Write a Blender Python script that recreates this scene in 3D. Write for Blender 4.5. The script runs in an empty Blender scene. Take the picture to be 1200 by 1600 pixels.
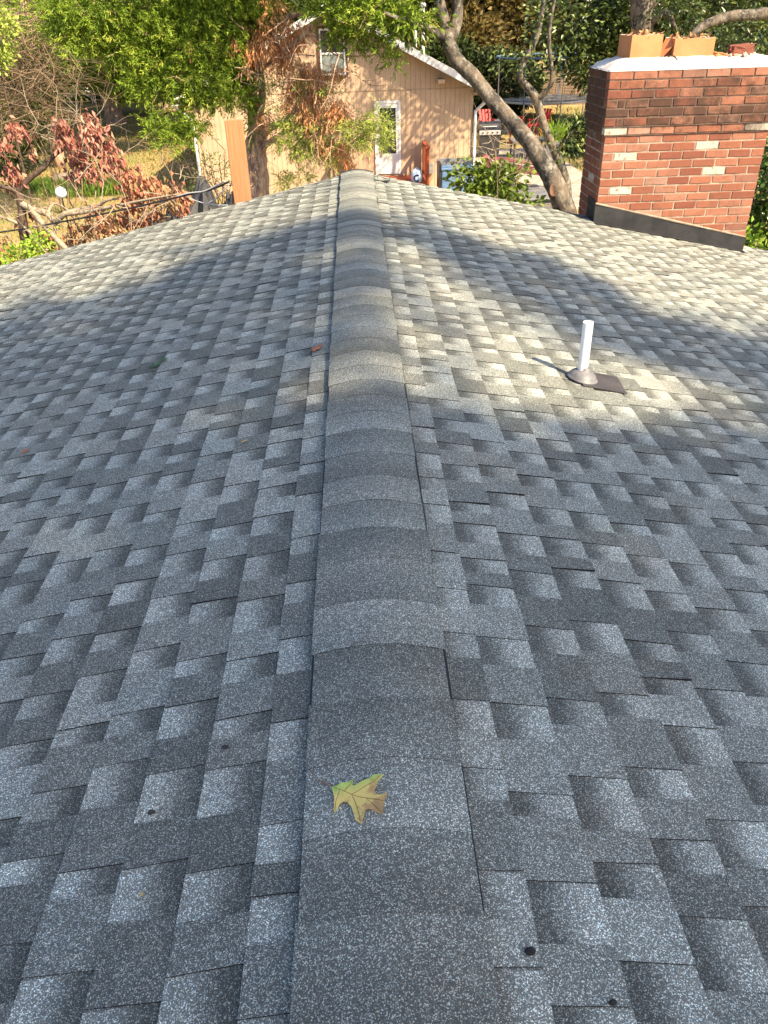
import bpy, bmesh, math, random
import numpy as np
from mathutils import Vector, Matrix

random.seed(7); rng = np.random.default_rng(7)
sc = bpy.context.scene
COL = sc.collection

# ------------------------------------------------------------------ camera, sky, sun, exposure
PITCH, YAW, ROLL = math.radians(32.91), math.radians(1.20), math.radians(-1.72)
CAM = Vector((-0.006, 0.0, 1.328)); FPX = 1202.0          # focal length for a 1200 x 1600 frame
SLOPE = 0.2112; TH = math.atan(SLOPE); CT, ST = math.cos(TH), math.sin(TH)
cf = Vector((math.sin(YAW)*math.cos(PITCH), math.cos(YAW)*math.cos(PITCH), -math.sin(PITCH)))
r0 = Vector((math.cos(YAW), -math.sin(YAW), 0)); u0 = r0.cross(cf)
cr = r0*math.cos(ROLL) + u0*math.sin(ROLL); cu = -r0*math.sin(ROLL) + u0*math.cos(ROLL)
cd = bpy.data.cameras.new('camera'); cam = bpy.data.objects.new('camera', cd); COL.objects.link(cam)
cam.matrix_world = Matrix((( cr.x, cu.x, -cf.x, CAM.x), (cr.y, cu.y, -cf.y, CAM.y), (cr.z, cu.z, -cf.z, CAM.z), (0, 0, 0, 1)))
cd.sensor_fit = 'VERTICAL'; cd.sensor_height = 36.0; cd.lens = 36.0*FPX/1600; cd.clip_start = 0.05; cd.clip_end = 600
sc.camera = cam

SUN = Vector((0.52, -0.51, 0.685)).normalized()          # towards the sun
w = bpy.data.worlds.new('World'); sc.world = w; w.use_nodes = True
nt = w.node_tree; bg = nt.nodes['Background']
sky = nt.nodes.new('ShaderNodeTexSky'); sky.sky_type = 'NISHITA'; sky.sun_disc = False; sky.air_density = 0.8; sky.dust_density = 2.0; sky.ozone_density = 1.0
sky.sun_elevation = math.asin(SUN.z); sky.sun_rotation = math.atan2(SUN.x, SUN.y)
nt.links.new(sky.outputs[0], bg.inputs[0]); bg.inputs[1].default_value = 0.115
sl = bpy.data.lights.new('sun', 'SUN'); so = bpy.data.objects.new('sun', sl); COL.objects.link(so)
sl.energy = 5.0; sl.angle = math.radians(0.53); sl.color = (1.0, 0.81, 0.555)
so.location = (20, -8, 22); so.rotation_euler = SUN.to_track_quat('Z', 'Y').to_euler()
sc.view_settings.view_transform = 'Standard'; sc.view_settings.look = 'None'
sc.view_settings.exposure = 1.58; sc.view_settings.gamma = 1.0; sc.view_settings.use_curve_mapping = False
sc.cycles.max_bounces = 8; sc.cycles.transparent_max_bounces = 8

def ray(px, py): return cf + cr*((px-600)/FPX) + cu*((800-py)/FPX)
def at(px, py, Y):
    d = ray(px, py); return CAM + d*((Y-CAM.y)/d.y)
def onz(px, py, z):
    d = ray(px, py); return CAM + d*((z-CAM.z)/d.z)
def onroof(px, py, lift=0.012):
    d = ray(px, py); S = 1 if px > 560 else -1
    t = (lift-CAM.z-SLOPE*S*CAM.x)/(d.z+SLOPE*S*d.x); return CAM + d*t
GZ = -3.35

# ------------------------------------------------------------------ object helpers
def tag(o, label=None, cat=None, group=None, kind=None):
    if label: o['label'] = label
    if cat: o['category'] = cat
    if group: o['group'] = group
    if kind: o['kind'] = kind
    return o
def thing(name, label, cat, loc=(0, 0, 0), rz=0, group=None):
    o = bpy.data.objects.new(name, None); COL.objects.link(o); o.location = loc; o.rotation_euler = (0, 0, rz)
    o.empty_display_size = 0.2
    return tag(o, label, cat, group)
def link(name, me, parent=None, loc=None):
    o = bpy.data.objects.new(name, me); COL.objects.link(o)
    if parent is not None:
        o.parent = parent
        chain = Matrix.Identity(4); p = parent
        while p is not None:
            chain = p.matrix_basis @ chain if p.parent is None else chain
            p = p.parent
        o.matrix_parent_inverse = parent_world(parent).inverted()
    return o
def parent_world(p):
    m = p.matrix_basis.copy(); q = p
    while q.parent is not None:
        m = q.parent.matrix_basis @ q.matrix_parent_inverse @ m if q.parent.parent is None else parent_world(q.parent) @ q.matrix_parent_inverse @ m
        q = q.parent
        if q.parent is None: break
        break
    return m
class MB:
    """collects verts / faces (world coordinates), then links them as one mesh object"""
    def __init__(s): s.v = []; s.f = []; s.m = []; s.t = []
    def add(s, vs, fs, m=0, t=0.5):
        b = len(s.v); s.v += [tuple(x) for x in vs]
        for f in fs: s.f.append(tuple(b+i for i in f)); s.m.append(m); s.t.append(t)
        return s
    def box(s, lo, hi, m=0, t=0.5, M=None):
        x0, y0, z0 = lo; x1, y1, z1 = hi
        vs = [Vector(p) for p in ((x0,y0,z0),(x1,y0,z0),(x1,y1,z0),(x0,y1,z0),(x0,y0,z1),(x1,y0,z1),(x1,y1,z1),(x0,y1,z1))]
        if M is not None: vs = [M @ p for p in vs]
        return s.add(vs, [(0,3,2,1),(4,5,6,7),(0,1,5,4),(1,2,6,5),(2,3,7,6),(3,0,4,7)], m, t)
    def bar(s, a, b, w, h=None, m=0, t=0.5, up=Vector((0,0,1))):
        a = Vector(a); b = Vector(b); h = h or w; d = (b-a).normalized()
        if abs(d.dot(up)) > 0.98: up = Vector((0,1,0))
        x = d.cross(up).normalized(); y = x.cross(d)
        vs = []
        for p in (a, b):
            for i, j in ((-1,-1),(1,-1),(1,1),(-1,1)): vs.append(p + x*(i*w/2) + y*(j*h/2))
        return s.add(vs, [(3,2,1,0),(4,5,6,7),(0,1,5,4),(1,2,6,5),(2,3,7,6),(3,0,4,7)], m, t)
    def tube(s, pts, rad, n=8, m=0, t=0.5, rough=0.0, cap=True):
        pts = [Vector(p) for p in pts]; k = len(pts)
        if not hasattr(rad, '__len__'): rad = [rad]*k
        vs = []; fs = []; prev = None
        for i, p in enumerate(pts):
            d = (pts[min(i+1, k-1)] - pts[max(i-1, 0)]).normalized()
            if prev is None:
                x = d.orthogonal().normalized()
            else:
                x = (prev - d*prev.dot(d))
                x = x.normalized() if x.length > 1e-6 else d.orthogonal().normalized()
            prev = x; y = d.cross(x)
            for j in range(n):
                a = 2*math.pi*j/n; rr = rad[i]*(1+rough*random.uniform(-1, 1))
                vs.append(p + x*(math.cos(a)*rr) + y*(math.sin(a)*rr))
        for i in range(k-1):
            for j in range(n):
                j2 = (j+1) % n; fs.append((i*n+j, i*n+j2, (i+1)*n+j2, (i+1)*n+j))
        if cap: fs.append(tuple(range(n-1, -1, -1))); fs.append(tuple((k-1)*n+j for j in range(n)))
        return s.add(vs, fs, m, t)
    def lathe(s, c, prof, n=24, m=0, t=0.5, M=None):
        c = Vector(c); vs = []; fs = []; k = len(prof)
        for r, z in prof:
            for j in range(n):
                a = 2*math.pi*j/n; p = Vector((r*math.cos(a), r*math.sin(a), z))
                vs.append(c + (M @ p if M is not None else p))
        for i in range(k-1):
            for j in range(n):
                j2 = (j+1) % n; fs.append((i*n+j, i*n+j2, (i+1)*n+j2, (i+1)*n+j))
        fs.append(tuple(range(n-1, -1, -1))); fs.append(tuple((k-1)*n+j for j in range(n)))
        return s.add(vs, fs, m, t)
    def build(s, name, mats, parent=None, smooth=False, bevel=0, label=None, kind=None, attrs=None):
        me = bpy.data.meshes.new(name); me.from_pydata(s.v, [], s.f)
        if not isinstance(mats, (list, tuple)): mats = [mats]
        for q in mats: me.materials.append(q)
        me.polygons.foreach_set('material_index', s.m)
        a = me.attributes.new('tint', 'FLOAT', 'FACE'); a.data.foreach_set('value', s.t)
        if attrs:
            for nm, dom, vals in attrs:
                a = me.attributes.new(nm, 'FLOAT', dom); a.data.foreach_set('value', vals)
        if smooth: me.polygons.foreach_set('use_smooth', [True]*len(me.polygons))
        me.update()
        o = link(name, me, parent)
        if bevel:
            b = o.modifiers.new('bevel', 'BEVEL'); b.width = bevel; b.segments = 2; b.limit_method = 'ANGLE'
        if label: o['label'] = label
        if kind: o['kind'] = kind
        return o

def smooth_path(pts, sub=4):
    P = [Vector(p) for p in pts]; out = []
    for i in range(len(P)-1):
        a, b, c, d = P[max(i-1,0)], P[i], P[i+1], P[min(i+2,len(P)-1)]
        for j in range(sub):
            t = j/sub; out.append(0.5*((2*b)+(c-a)*t+(2*a-5*b+4*c-d)*t*t+(3*b-3*c+d-a)*t**3))
    return out+[P[-1]]
def lerp_rad(r, n):
    r = list(r); return [float(np.interp(i/(n-1)*(len(r)-1), range(len(r)), r)) for i in range(n)]

# ------------------------------------------------------------------ materials
class NT:
    def __init__(s, name):
        s.mat = bpy.data.materials.new(name); s.mat.use_nodes = True
        s.t = s.mat.node_tree; s.b = s.t.nodes['Principled BSDF']; s.o = s.t.nodes['Material Output']
    def n(s, typ, **kw):
        x = s.t.nodes.new(typ)
        for k, v in kw.items(): setattr(x, k, v)
        return x
    def l(s, a, b): s.t.links.new(a, b)
    def setv(s, sock, v):
        if hasattr(v, 'is_output') or hasattr(v, 'links'): s.l(v, sock)
        else: sock.default_value = v
    def math(s, op, a, b=0.5, clamp=False):
        x = s.n('ShaderNodeMath', operation=op); x.use_clamp = clamp
        s.setv(x.inputs[0], a); s.setv(x.inputs[1], b); return x.outputs[0]
    def mix(s, f, a, b, typ='MIX'):
        x = s.n('ShaderNodeMix', data_type='RGBA', blend_type=typ)
        s.setv(x.inputs[0], f); s.setv(x.inputs[6], c4(a)); s.setv(x.inputs[7], c4(b)); return x.outputs[2]
    def rng(s, v, a, b, c=0.0, d=1.0):
        x = s.n('ShaderNodeMapRange', interpolation_type='SMOOTHSTEP'); s.setv(x.inputs[0], v)
        for i, q in enumerate((a, b, c, d)): s.setv(x.inputs[i+1], q)
        return x.outputs[0]
    def co(s, kind='Object'):
        if not hasattr(s, '_tc'): s._tc = s.n('ShaderNodeTexCoord')
        return s._tc.outputs[kind]
    def noise(s, scale, detail=4, rough=0.6, co=None):
        x = s.n('ShaderNodeTexNoise'); x.inputs['Scale'].default_value = scale
        x.inputs['Detail'].default_value = detail; x.inputs['Roughness'].default_value = rough
        s.l(co or s.co(), x.inputs['Vector']); return x.outputs[0]
    def attr(s, name):
        return s.n('ShaderNodeAttribute', attribute_name=name).outputs['Fac']
    def scaled(s, v):
        x = s.n('ShaderNodeMapping'); x.inputs['Scale'].default_value = v; s.l(s.co(), x.inputs[0]); return x.outputs[0]
    def bump(s, h, st=0.3, d=0.01):
        x = s.n('ShaderNodeBump'); x.inputs['Strength'].default_value = st; x.inputs['Distance'].default_value = d
        s.l(h, x.inputs['Height']); s.l(x.outputs[0], s.b.inputs['Normal'])
    def done(s, col, rough=0.8, spec=0.3, metal=0.0):
        s.setv(s.b.inputs['Base Color'], c4(col)); s.setv(s.b.inputs['Roughness'], rough)
        s.b.inputs['Specular IOR Level'].default_value = spec; s.b.inputs['Metallic'].default_value = metal
        return s.mat
def c4(c):
    return (*c, 1.0) if isinstance(c, tuple) and len(c) == 3 else c

def pm(name, c1, c2=None, scale=8, rough=0.75, bump=0.2, bscale=40, spec=0.3, metal=0.0, stretch=None, bd=0.004, tint=0.0):
    m = NT(name); c2 = c2 or tuple(x*0.72 for x in c1)
    co = m.scaled(stretch) if stretch else m.co()
    f = m.rng(m.noise(scale, 5, 0.65, co), 0.3, 0.7)
    col = m.mix(f, c1, c2)
    if tint: col = m.mix(m.math('MULTIPLY', m.attr('tint'), tint), col, (0.02, 0.02, 0.02))
    if bump: m.bump(m.noise(bscale, 3, 0.6, co), bump, bd)
    return m.done(col, rough, spec, metal)

def leafmat(name, cols, trans=0.35, rough=0.55, spec=0.25):
    m = NT(name); t = m.attr('tint')
    r = m.n('ShaderNodeValToRGB'); el = r.color_ramp.elements
    while len(el) < len(cols): el.new(0.5)
    for i, (p, c) in enumerate(cols): el[i].position = p; el[i].color = (*c, 1)
    m.l(t, r.inputs[0])
    m.done(r.outputs[0], rough, spec)
    tr = m.n('ShaderNodeBsdfTranslucent'); tc = m.mix(0.5, r.outputs[0], (0.35, 0.45, 0.04), 'OVERLAY'); m.l(r.outputs[0], tr.inputs[0])
    mx = m.n('ShaderNodeMixShader'); mx.inputs[0].default_value = trans*0.8
    m.l(m.b.outputs[0], mx.inputs[1]); m.l(tr.outputs[0], mx.inputs[2]); m.l(mx.outputs[0], m.o.inputs[0])
    return m.mat

def shingle_mat(name, cap=False):
    m = NT(name); t = m.attr('tint'); k = m.attr('raised'); v = m.attr('across')
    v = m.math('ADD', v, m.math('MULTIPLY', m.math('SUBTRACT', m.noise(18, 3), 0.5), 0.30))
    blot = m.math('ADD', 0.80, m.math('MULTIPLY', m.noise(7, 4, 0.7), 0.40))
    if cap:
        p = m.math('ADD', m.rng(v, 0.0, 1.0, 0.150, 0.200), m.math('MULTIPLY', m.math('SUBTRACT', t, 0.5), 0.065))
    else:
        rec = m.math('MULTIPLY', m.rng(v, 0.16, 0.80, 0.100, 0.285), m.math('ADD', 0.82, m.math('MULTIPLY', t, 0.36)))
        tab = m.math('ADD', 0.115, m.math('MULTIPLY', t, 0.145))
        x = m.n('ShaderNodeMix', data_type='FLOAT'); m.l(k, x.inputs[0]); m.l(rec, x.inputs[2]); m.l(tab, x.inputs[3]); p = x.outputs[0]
    p = m.math('MULTIPLY', p, blot)
    vo = m.n('ShaderNodeTexVoronoi'); vo.inputs['Scale'].default_value = 580; m.l(m.co(), vo.inputs['Vector'])
    sp = m.n('ShaderNodeSeparateColor'); m.l(vo.outputs['Color'], sp.inputs[0])
    gran = m.math('ADD', 0.54, m.math('MULTIPLY', m.math('POWER', sp.outputs[0], 6.0), 3.2))
    val = m.math('MULTIPLY', p, gran)
    tone = m.rng(m.noise(2.2, 3), 0.35, 0.65)
    hue = m.mix(m.rng(sp.outputs[1], 0.35, 0.75), (1.05, 1.04, 0.88), (0.90, 1.08, 1.02))
    hue = m.mix(m.math('MULTIPLY', m.rng(sp.outputs[1], 0.75, 0.95), tone), hue, (1.18, 1.02, 0.78))
    cv = m.n('ShaderNodeCombineColor'); [m.l(val, cv.inputs[i]) for i in range(3)]
    col = m.mix(1.0, cv.outputs[0], hue, 'MULTIPLY')
    m.bump(m.math('ADD', vo.outputs['Distance'], m.noise(30, 2)), 0.30, 0.0012)
    return m.done(col, 0.85, 0.25)

M = {}
M['shingle'] = shingle_mat('shingle_granules'); M['cap'] = shingle_mat('ridge_cap_granules', True)
M['bitumen'] = pm('bitumen_edge', (0.012, 0.012, 0.014), scale=60, rough=0.9, bump=0.1)
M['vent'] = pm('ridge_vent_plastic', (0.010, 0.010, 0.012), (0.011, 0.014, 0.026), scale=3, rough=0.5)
M['deckwood'] = pm('roof_decking', (0.30, 0.22, 0.13), scale=5)
M['white'] = pm('white_paint', (0.62, 0.62, 0.61), (0.50, 0.50, 0.49), scale=3, rough=0.5, bump=0.05)
M['pvc'] = pm('white_pvc', (0.82, 0.82, 0.80), (0.70, 0.70, 0.68), scale=6, rough=0.4, bump=0.03)
M['rubber'] = pm('grey_rubber', (0.15, 0.15, 0.155), (0.08, 0.08, 0.085), scale=12, rough=0.45)
M['plate'] = pm('brown_grey_plate', (0.062, 0.056, 0.056), (0.035, 0.033, 0.034), scale=9, rough=0.5)
M['flash'] = pm('black_flashing', (0.010, 0.0105, 0.012), (0.026, 0.026, 0.028), scale=7, rough=0.5, spec=0.4, bump=0.15, bscale=14)
M['tar'] = pm('roofing_tar', (0.014, 0.014, 0.014), (0.05, 0.05, 0.04), scale=15, rough=0.95, bump=0.6, bscale=25, bd=0.02)
def brick_mat():
    m = NT('clay_brick'); t = m.attr('tint'); g = m.attr('soot'); wv = m.attr('whitened')
    r = m.n('ShaderNodeValToRGB'); e = r.color_ramp.elements; e.new(0.5)
    for i, (p, c) in enumerate(((0, (0.16, 0.055, 0.036)), (0.5, (0.235, 0.092, 0.054)), (1, (0.29, 0.135, 0.088)))): e[i].position = p; e[i].color = (*c, 1)
    m.l(t, r.inputs[0]); n = m.noise(24, 5, 0.7)
    col = m.mix(m.rng(n, 0.4, 0.75, 0, 0.5), r.outputs[0], (0.20, 0.065, 0.042))
    col = m.mix(m.math('MULTIPLY', wv, m.rng(m.noise(18, 4, 0.7), 0.30, 0.5)), col, (0.42, 0.38, 0.31))
    col = m.mix(m.math('MULTIPLY', m.rng(m.noise(60, 3, 0.7), 0.58, 0.75), 0.5), col, (0.38, 0.27, 0.20))
    s = m.rng(m.math('ADD', g, m.math('MULTIPLY', m.math('SUBTRACT', m.noise(6, 6, 0.75), 0.5), 1.7)), 0.22, 0.85, 0, 0.92)
    col = m.mix(s, col, (0.050, 0.030, 0.022))
    col = m.mix(m.rng(m.noise(3.2, 6, 0.75), 0.48, 0.72, 0, 0.55), col, (0.10, 0.052, 0.036))
    m.bump(m.noise(90, 4, 0.7), 0.7, 0.005); return m.done(col, 0.9, 0.2)
M['brick'] = brick_mat()
M['mortar'] = pm('lime_mortar', (0.36, 0.28, 0.21), (0.19, 0.135, 0.10), scale=11, rough=0.95, bump=0.7, bscale=70, bd=0.006)
M['oldmortar'] = pm('sooty_mortar', (0.07, 0.045, 0.035), (0.16, 0.11, 0.08), scale=9, rough=0.95, bump=0.7, bscale=70, bd=0.006)
M['crown'] = pm('white_mortar_wash', (0.56, 0.55, 0.53), (0.42, 0.41, 0.39), scale=6, rough=0.9, bump=0.5, bscale=30, bd=0.01)
M['clay'] = pm('terracotta_flue', (0.46, 0.205, 0.088), (0.38, 0.155, 0.062), scale=4, rough=0.8, bump=0.2, bscale=60)
M['ash'] = pm('pale_clay_edge', (0.62, 0.52, 0.42), (0.40, 0.24, 0.15), scale=30, rough=0.9, bump=0.5)
def siding_mat():
    m = NT('tan_plywood_siding')
    n = m.rng(m.noise(1.2, 4, 0.6), 0.35, 0.7); st = m.noise(3, 4, 0.6, m.scaled((9, 1, 0.35)))
    col = m.mix(n, (0.45, 0.325, 0.215), (0.39, 0.275, 0.18))
    col = m.mix(m.math('MULTIPLY', m.rng(st, 0.5, 0.75), 0.35), col, (0.24, 0.165, 0.11))
    m.bump(st, 0.2, 0.004); return m.done(col, 0.8, 0.2)
M['siding'] = siding_mat()
M['groove'] = pm('siding_groove', (0.36, 0.26, 0.165))
M['nroof'] = pm('neighbour_shingle', (0.10, 0.09, 0.085), (0.05, 0.05, 0.05), scale=30, rough=0.95)
def glass_mat():
    m = NT('window_glass'); return m.done((0.03, 0.035, 0.04), 0.04, 0.8)
M['glass'] = glass_mat()
M['blind'] = pm('pale_curtain', (0.20, 0.22, 0.21), (0.10, 0.12, 0.115), scale=6, rough=0.9, stretch=(8, 1, 0.6))
M['metal'] = pm('grey_metal', (0.42, 0.42, 0.42), (0.30, 0.30, 0.30), scale=10, rough=0.45, metal=0.6)
M['black'] = pm('black_enamel', (0.012, 0.012, 0.013), (0.03, 0.03, 0.03), rough=0.35, spec=0.5, bump=0.03)
M['steel'] = pm('brushed_steel', (0.62, 0.62, 0.60), (0.45, 0.45, 0.45), rough=0.3, metal=0.7)
M['redwood'] = pm('red_stained_wood', (0.36, 0.085, 0.03), (0.22, 0.05, 0.02), scale=6, rough=0.7, stretch=(6, 6, 1))
M['postwood'] = pm('fresh_cedar_board', (0.47, 0.19, 0.088), (0.38, 0.14, 0.058), scale=5, rough=0.75, stretch=(14, 14, 0.7), bump=0.25)
M['maroon'] = pm('maroon_wood', (0.20, 0.055, 0.06), (0.13, 0.035, 0.04), scale=6, rough=0.6)
M['redplastic'] = pm('red_plastic', (0.40, 0.02, 0.022), (0.28, 0.015, 0.018), rough=0.4)
M['bluepaint'] = pm('blue_plastic', (0.11, 0.20, 0.34), (0.07, 0.13, 0.24), rough=0.45)
M['paleblue'] = pm('pale_blue_glaze', (0.45, 0.58, 0.72), (0.36, 0.48, 0.62), rough=0.3)
M['navy'] = pm('navy_print', (0.012, 0.02, 0.07), rough=0.4)
M['greybox'] = pm('grey_plastic', (0.18, 0.18, 0.185), (0.11, 0.11, 0.115), scale=5, rough=0.6)
M['tarp'] = pm('dark_tarp', (0.022, 0.023, 0.026), (0.055, 0.056, 0.060), scale=3, rough=0.6, spec=0.25, bump=0.4, bscale=6, bd=0.05)
M['concrete'] = pm('concrete', (0.36, 0.33, 0.28), (0.24, 0.21, 0.17), scale=3, rough=0.95, bump=0.3)
M['cable'] = pm('cable_black', (0.03, 0.03, 0.032), rough=0.5, bump=0)
M['cablepale'] = pm('cable_aluminium', (0.55, 0.55, 0.53), rough=0.5, bump=0)
M['net'] = pm('dark_net', (0.012, 0.013, 0.014), rough=0.9)
def bark(name, c1, c2, c3, scale=5, stretch=(1, 1, 0.35), st=0.8):
    m = NT(name); co = m.scaled(stretch)
    a = m.rng(m.noise(scale, 5, 0.65, co), 0.38, 0.62); b = m.rng(m.noise(scale*3.3, 4, 0.7, co), 0.45, 0.7)
    col = m.mix(b, m.mix(a, c1, c2), c3); m.bump(m.noise(scale*5, 5, 0.7, co), st, 0.03)
    return m.done(col, 0.9, 0.15)
M['bark_lean'] = bark('mottled_grey_bark', (0.14, 0.112, 0.082), (0.036, 0.034, 0.032), (0.23, 0.215, 0.18), 3.4, (1, 1, 0.8), 1.0)
M['bark_cedar'] = bark('peeling_cedar_bark', (0.50, 0.33, 0.22), (0.20, 0.12, 0.085), (0.60, 0.46, 0.34), 7, (2, 2, 0.25))
M['bark_pine'] = bark('brown_bark', (0.26, 0.16, 0.10), (0.10, 0.065, 0.045), (0.34, 0.24, 0.16), 5, (2, 2, 0.4))
M['bark_pale'] = bark('pale_twig_bark', (0.32, 0.26, 0.185), (0.21, 0.16, 0.11), (0.38, 0.32, 0.25), 9, (1, 1, 1), 0.3)
M['bark_dark'] = bark('dark_stem_bark', (0.055, 0.038, 0.03), (0.09, 0.06, 0.045), (0.14, 0.10, 0.07), 9, (1, 1, 1), 0.3)
M['bark_tall'] = bark('brown_bark_painted_sun', (0.36, 0.235, 0.155), (0.15, 0.095, 0.065), (0.44, 0.31, 0.21), 4, (2, 2, 0.4))  # lighter copy of the brown bark; sun on the trunk put into its colour
M['brush'] = bark('brushwood_bark', (0.16, 0.115, 0.07), (0.09, 0.062, 0.04), (0.24, 0.185, 0.12), 9, (1, 1, 1), 0.3)
M['cut'] = pm('cut_wood', (0.22, 0.12, 0.075), (0.14, 0.075, 0.045), scale=10, rough=0.9)
LM = {}
LM['cedar'] = leafmat('cedar_foliage', ((0, (0.055, 0.105, 0.011)), (0.45, (0.165, 0.255, 0.024)), (0.8, (0.285, 0.385, 0.04)), (1, (0.42, 0.42, 0.08))), 0.4)
LM['cedarpale'] = leafmat('pale_cedar_foliage', ((0, (0.18, 0.24, 0.04)), (0.5, (0.30, 0.38, 0.07)), (0.85, (0.42, 0.46, 0.11)), (1, (0.48, 0.36, 0.16))), 0.4)
LM['dead'] = leafmat('dead_cedar_fronds', ((0, (0.34, 0.15, 0.06)), (0.5, (0.60, 0.29, 0.125)), (0.85, (0.66, 0.40, 0.20)), (1, (0.56, 0.46, 0.29))), 0.3)
LM['dogwood'] = leafmat('autumn_dogwood_leaf', ((0, (0.15, 0.042, 0.032)), (0.4, (0.31, 0.115, 0.082)), (0.75, (0.46, 0.24, 0.17)), (1, (0.50, 0.34, 0.22))), 0.3)
LM['dogorange'] = leafmat('orange_dogwood_leaf', ((0, (0.24, 0.07, 0.045)), (0.5, (0.42, 0.19, 0.11)), (0.85, (0.46, 0.32, 0.17)), (1, (0.24, 0.30, 0.06))), 0.35)
LM['bush'] = leafmat('broad_green_leaf', ((0, (0.035, 0.07, 0.010)), (0.5, (0.10, 0.16, 0.02)), (1, (0.25, 0.31, 0.05))), 0.35, 0.4)
LM['lime'] = leafmat('lime_leaf', ((0, (0.16, 0.30, 0.02)), (1, (0.36, 0.50, 0.06))), 0.4)
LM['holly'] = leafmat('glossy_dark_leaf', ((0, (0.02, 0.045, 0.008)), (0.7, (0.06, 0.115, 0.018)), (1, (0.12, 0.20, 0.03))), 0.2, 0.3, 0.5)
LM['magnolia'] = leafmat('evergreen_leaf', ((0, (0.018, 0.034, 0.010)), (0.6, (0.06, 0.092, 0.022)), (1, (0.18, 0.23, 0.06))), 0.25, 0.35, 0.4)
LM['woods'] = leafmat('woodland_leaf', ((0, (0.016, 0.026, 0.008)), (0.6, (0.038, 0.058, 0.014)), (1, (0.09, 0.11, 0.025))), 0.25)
LM['gold'] = leafmat('golden_leaf', ((0, (0.04, 0.036, 0.012)), (0.5, (0.12, 0.09, 0.026)), (1, (0.28, 0.21, 0.07))), 0.35)
LM['oak'] = leafmat('oak_leaf_canopy', ((0, (0.04, 0.07, 0.012)), (1, (0.11, 0.16, 0.03))), 0.15)
LM['grass'] = leafmat('grass_blade', ((0, (0.08, 0.13, 0.018)), (0.4, (0.20, 0.21, 0.05)), (1, (0.38, 0.31, 0.14))), 0.3)
LM['lush'] = leafmat('lush_grass_blade', ((0, (0.04, 0.085, 0.010)), (1, (0.15, 0.23, 0.03))), 0.3)
LM['litter'] = leafmat('fallen_leaf', ((0, (0.20, 0.09, 0.035)), (1, (0.48, 0.28, 0.13))), 0.1)

# ------------------------------------------------------------------ foliage builder (numpy)
def unit(a): return a/np.maximum(np.linalg.norm(a, axis=1, keepdims=True), 1e-9)
def leaves(name, mat, P, D, L, W, parent=None, fold=0.25, tint=None, kind=None, wpos=0.45):
    """one mesh of folded leaf blades: base P, direction D, length L, width W"""
    n = len(P); P = np.asarray(P, float); D = unit(np.asarray(D, float))
    S = unit(np.cross(D, rng.normal(size=(n, 3)))); N = np.cross(D, S)
    L = np.broadcast_to(L, n)[:, None]; W = np.broadcast_to(W, n)[:, None]
    mid = P + D*L*wpos; V = np.empty((n, 4, 3))
    V[:, 0] = P; V[:, 1] = mid + S*W/2 + N*W*fold; V[:, 2] = P + D*L; V[:, 3] = mid - S*W/2 + N*W*fold
    me = bpy.data.meshes.new(name); me.vertices.add(n*4); me.vertices.foreach_set('co', V.ravel())
    b = np.arange(n)[:, None]*4; idx = (b + np.array([[0, 1, 2, 0, 2, 3]])).ravel()
    me.loops.add(n*6); me.loops.foreach_set('vertex_index', idx)
    me.polygons.add(n*2); me.polygons.foreach_set('loop_start', np.arange(n*2)*3)
    me.update(calc_edges=True)
    if tint is None: tint = np.clip(rng.normal(0.5, 0.22, n), 0, 1)
    a = me.attributes.new('tint', 'FLOAT', 'FACE'); a.data.foreach_set('value', np.repeat(np.clip(tint, 0, 1), 2).astype(np.float32))
    me.materials.append(mat)
    o = link(name, me, parent)
    if kind: o['kind'] = kind
    return o
def in_ellipsoid(c, r, n, shell=0.45):
    d = unit(rng.normal(size=(n, 3))); q = (shell + (1-shell)*rng.random((n, 1)))**0.6
    return np.asarray(c) + d*q*np.asarray(r)
def clumps(blobs, per, spread, droop=0.0, flat=0.6):
    """blobs: (centre, radii, clump count) -> leaf bases, directions, tints"""
    Ps, Ds, Ts = [], [], []
    for c, r, n in blobs:
        C = in_ellipsoid(c, r, n); tb = rng.normal(0.5, 0.17, (n, 1))
        off = rng.normal(size=(n, per, 3))*spread; off[:, :, 2] *= flat
        P = C[:, None, :] + off
        out = unit(C - np.asarray(c))[:, None, :]*0.6 + off/spread*0.5 + rng.normal(size=off.shape)*0.35
        out[:, :, 2] -= droop
        Ps.append(P.reshape(-1, 3)); Ds.append(out.reshape(-1, 3)); Ts.append(np.repeat(tb, per, 1).ravel() + rng.normal(0, 0.14, n*per))
    return np.concatenate(Ps), np.concatenate(Ds), np.concatenate(Ts)
def fronds(blobs, droop=0.3, size=0.3, blades=16, mult=1.0):
    """flat feathery sprays: a short axis with blades to both sides"""
    Ps, Ds, Ts = [], [], []
    for c, r, n in blobs:
        n = int(n*mult); C = in_ellipsoid(c, r, n, 0.15); ax = unit(unit(C-np.asarray(c))*0.8 + rng.normal(size=(n, 3))*0.6 + np.array([0, 0, -droop]))
        side = unit(np.cross(ax, rng.normal(size=(n, 3)))); tb = rng.normal(0.5, 0.2, (n, 1))
        t = np.linspace(0, 1, blades)[None, :, None]; sg = np.where(np.arange(blades) % 2 == 0, 1., -1.)[None, :, None]
        ln = size*rng.uniform(0.6, 1.3, (n, 1, 1))
        P = C[:, None, :] + ax[:, None, :]*t*ln + rng.normal(size=(n, blades, 3))*size*0.06
        D = ax[:, None, :]*0.9 + side[:, None, :]*sg*(1.0-0.6*t) + rng.normal(size=P.shape)*0.3
        Ps.append(P.reshape(-1, 3)); Ds.append(D.reshape(-1, 3)); Ts.append((tb + rng.normal(0, 0.12, (n, blades))).ravel())
    return np.concatenate(Ps), np.concatenate(Ds), np.concatenate(Ts)
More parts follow.
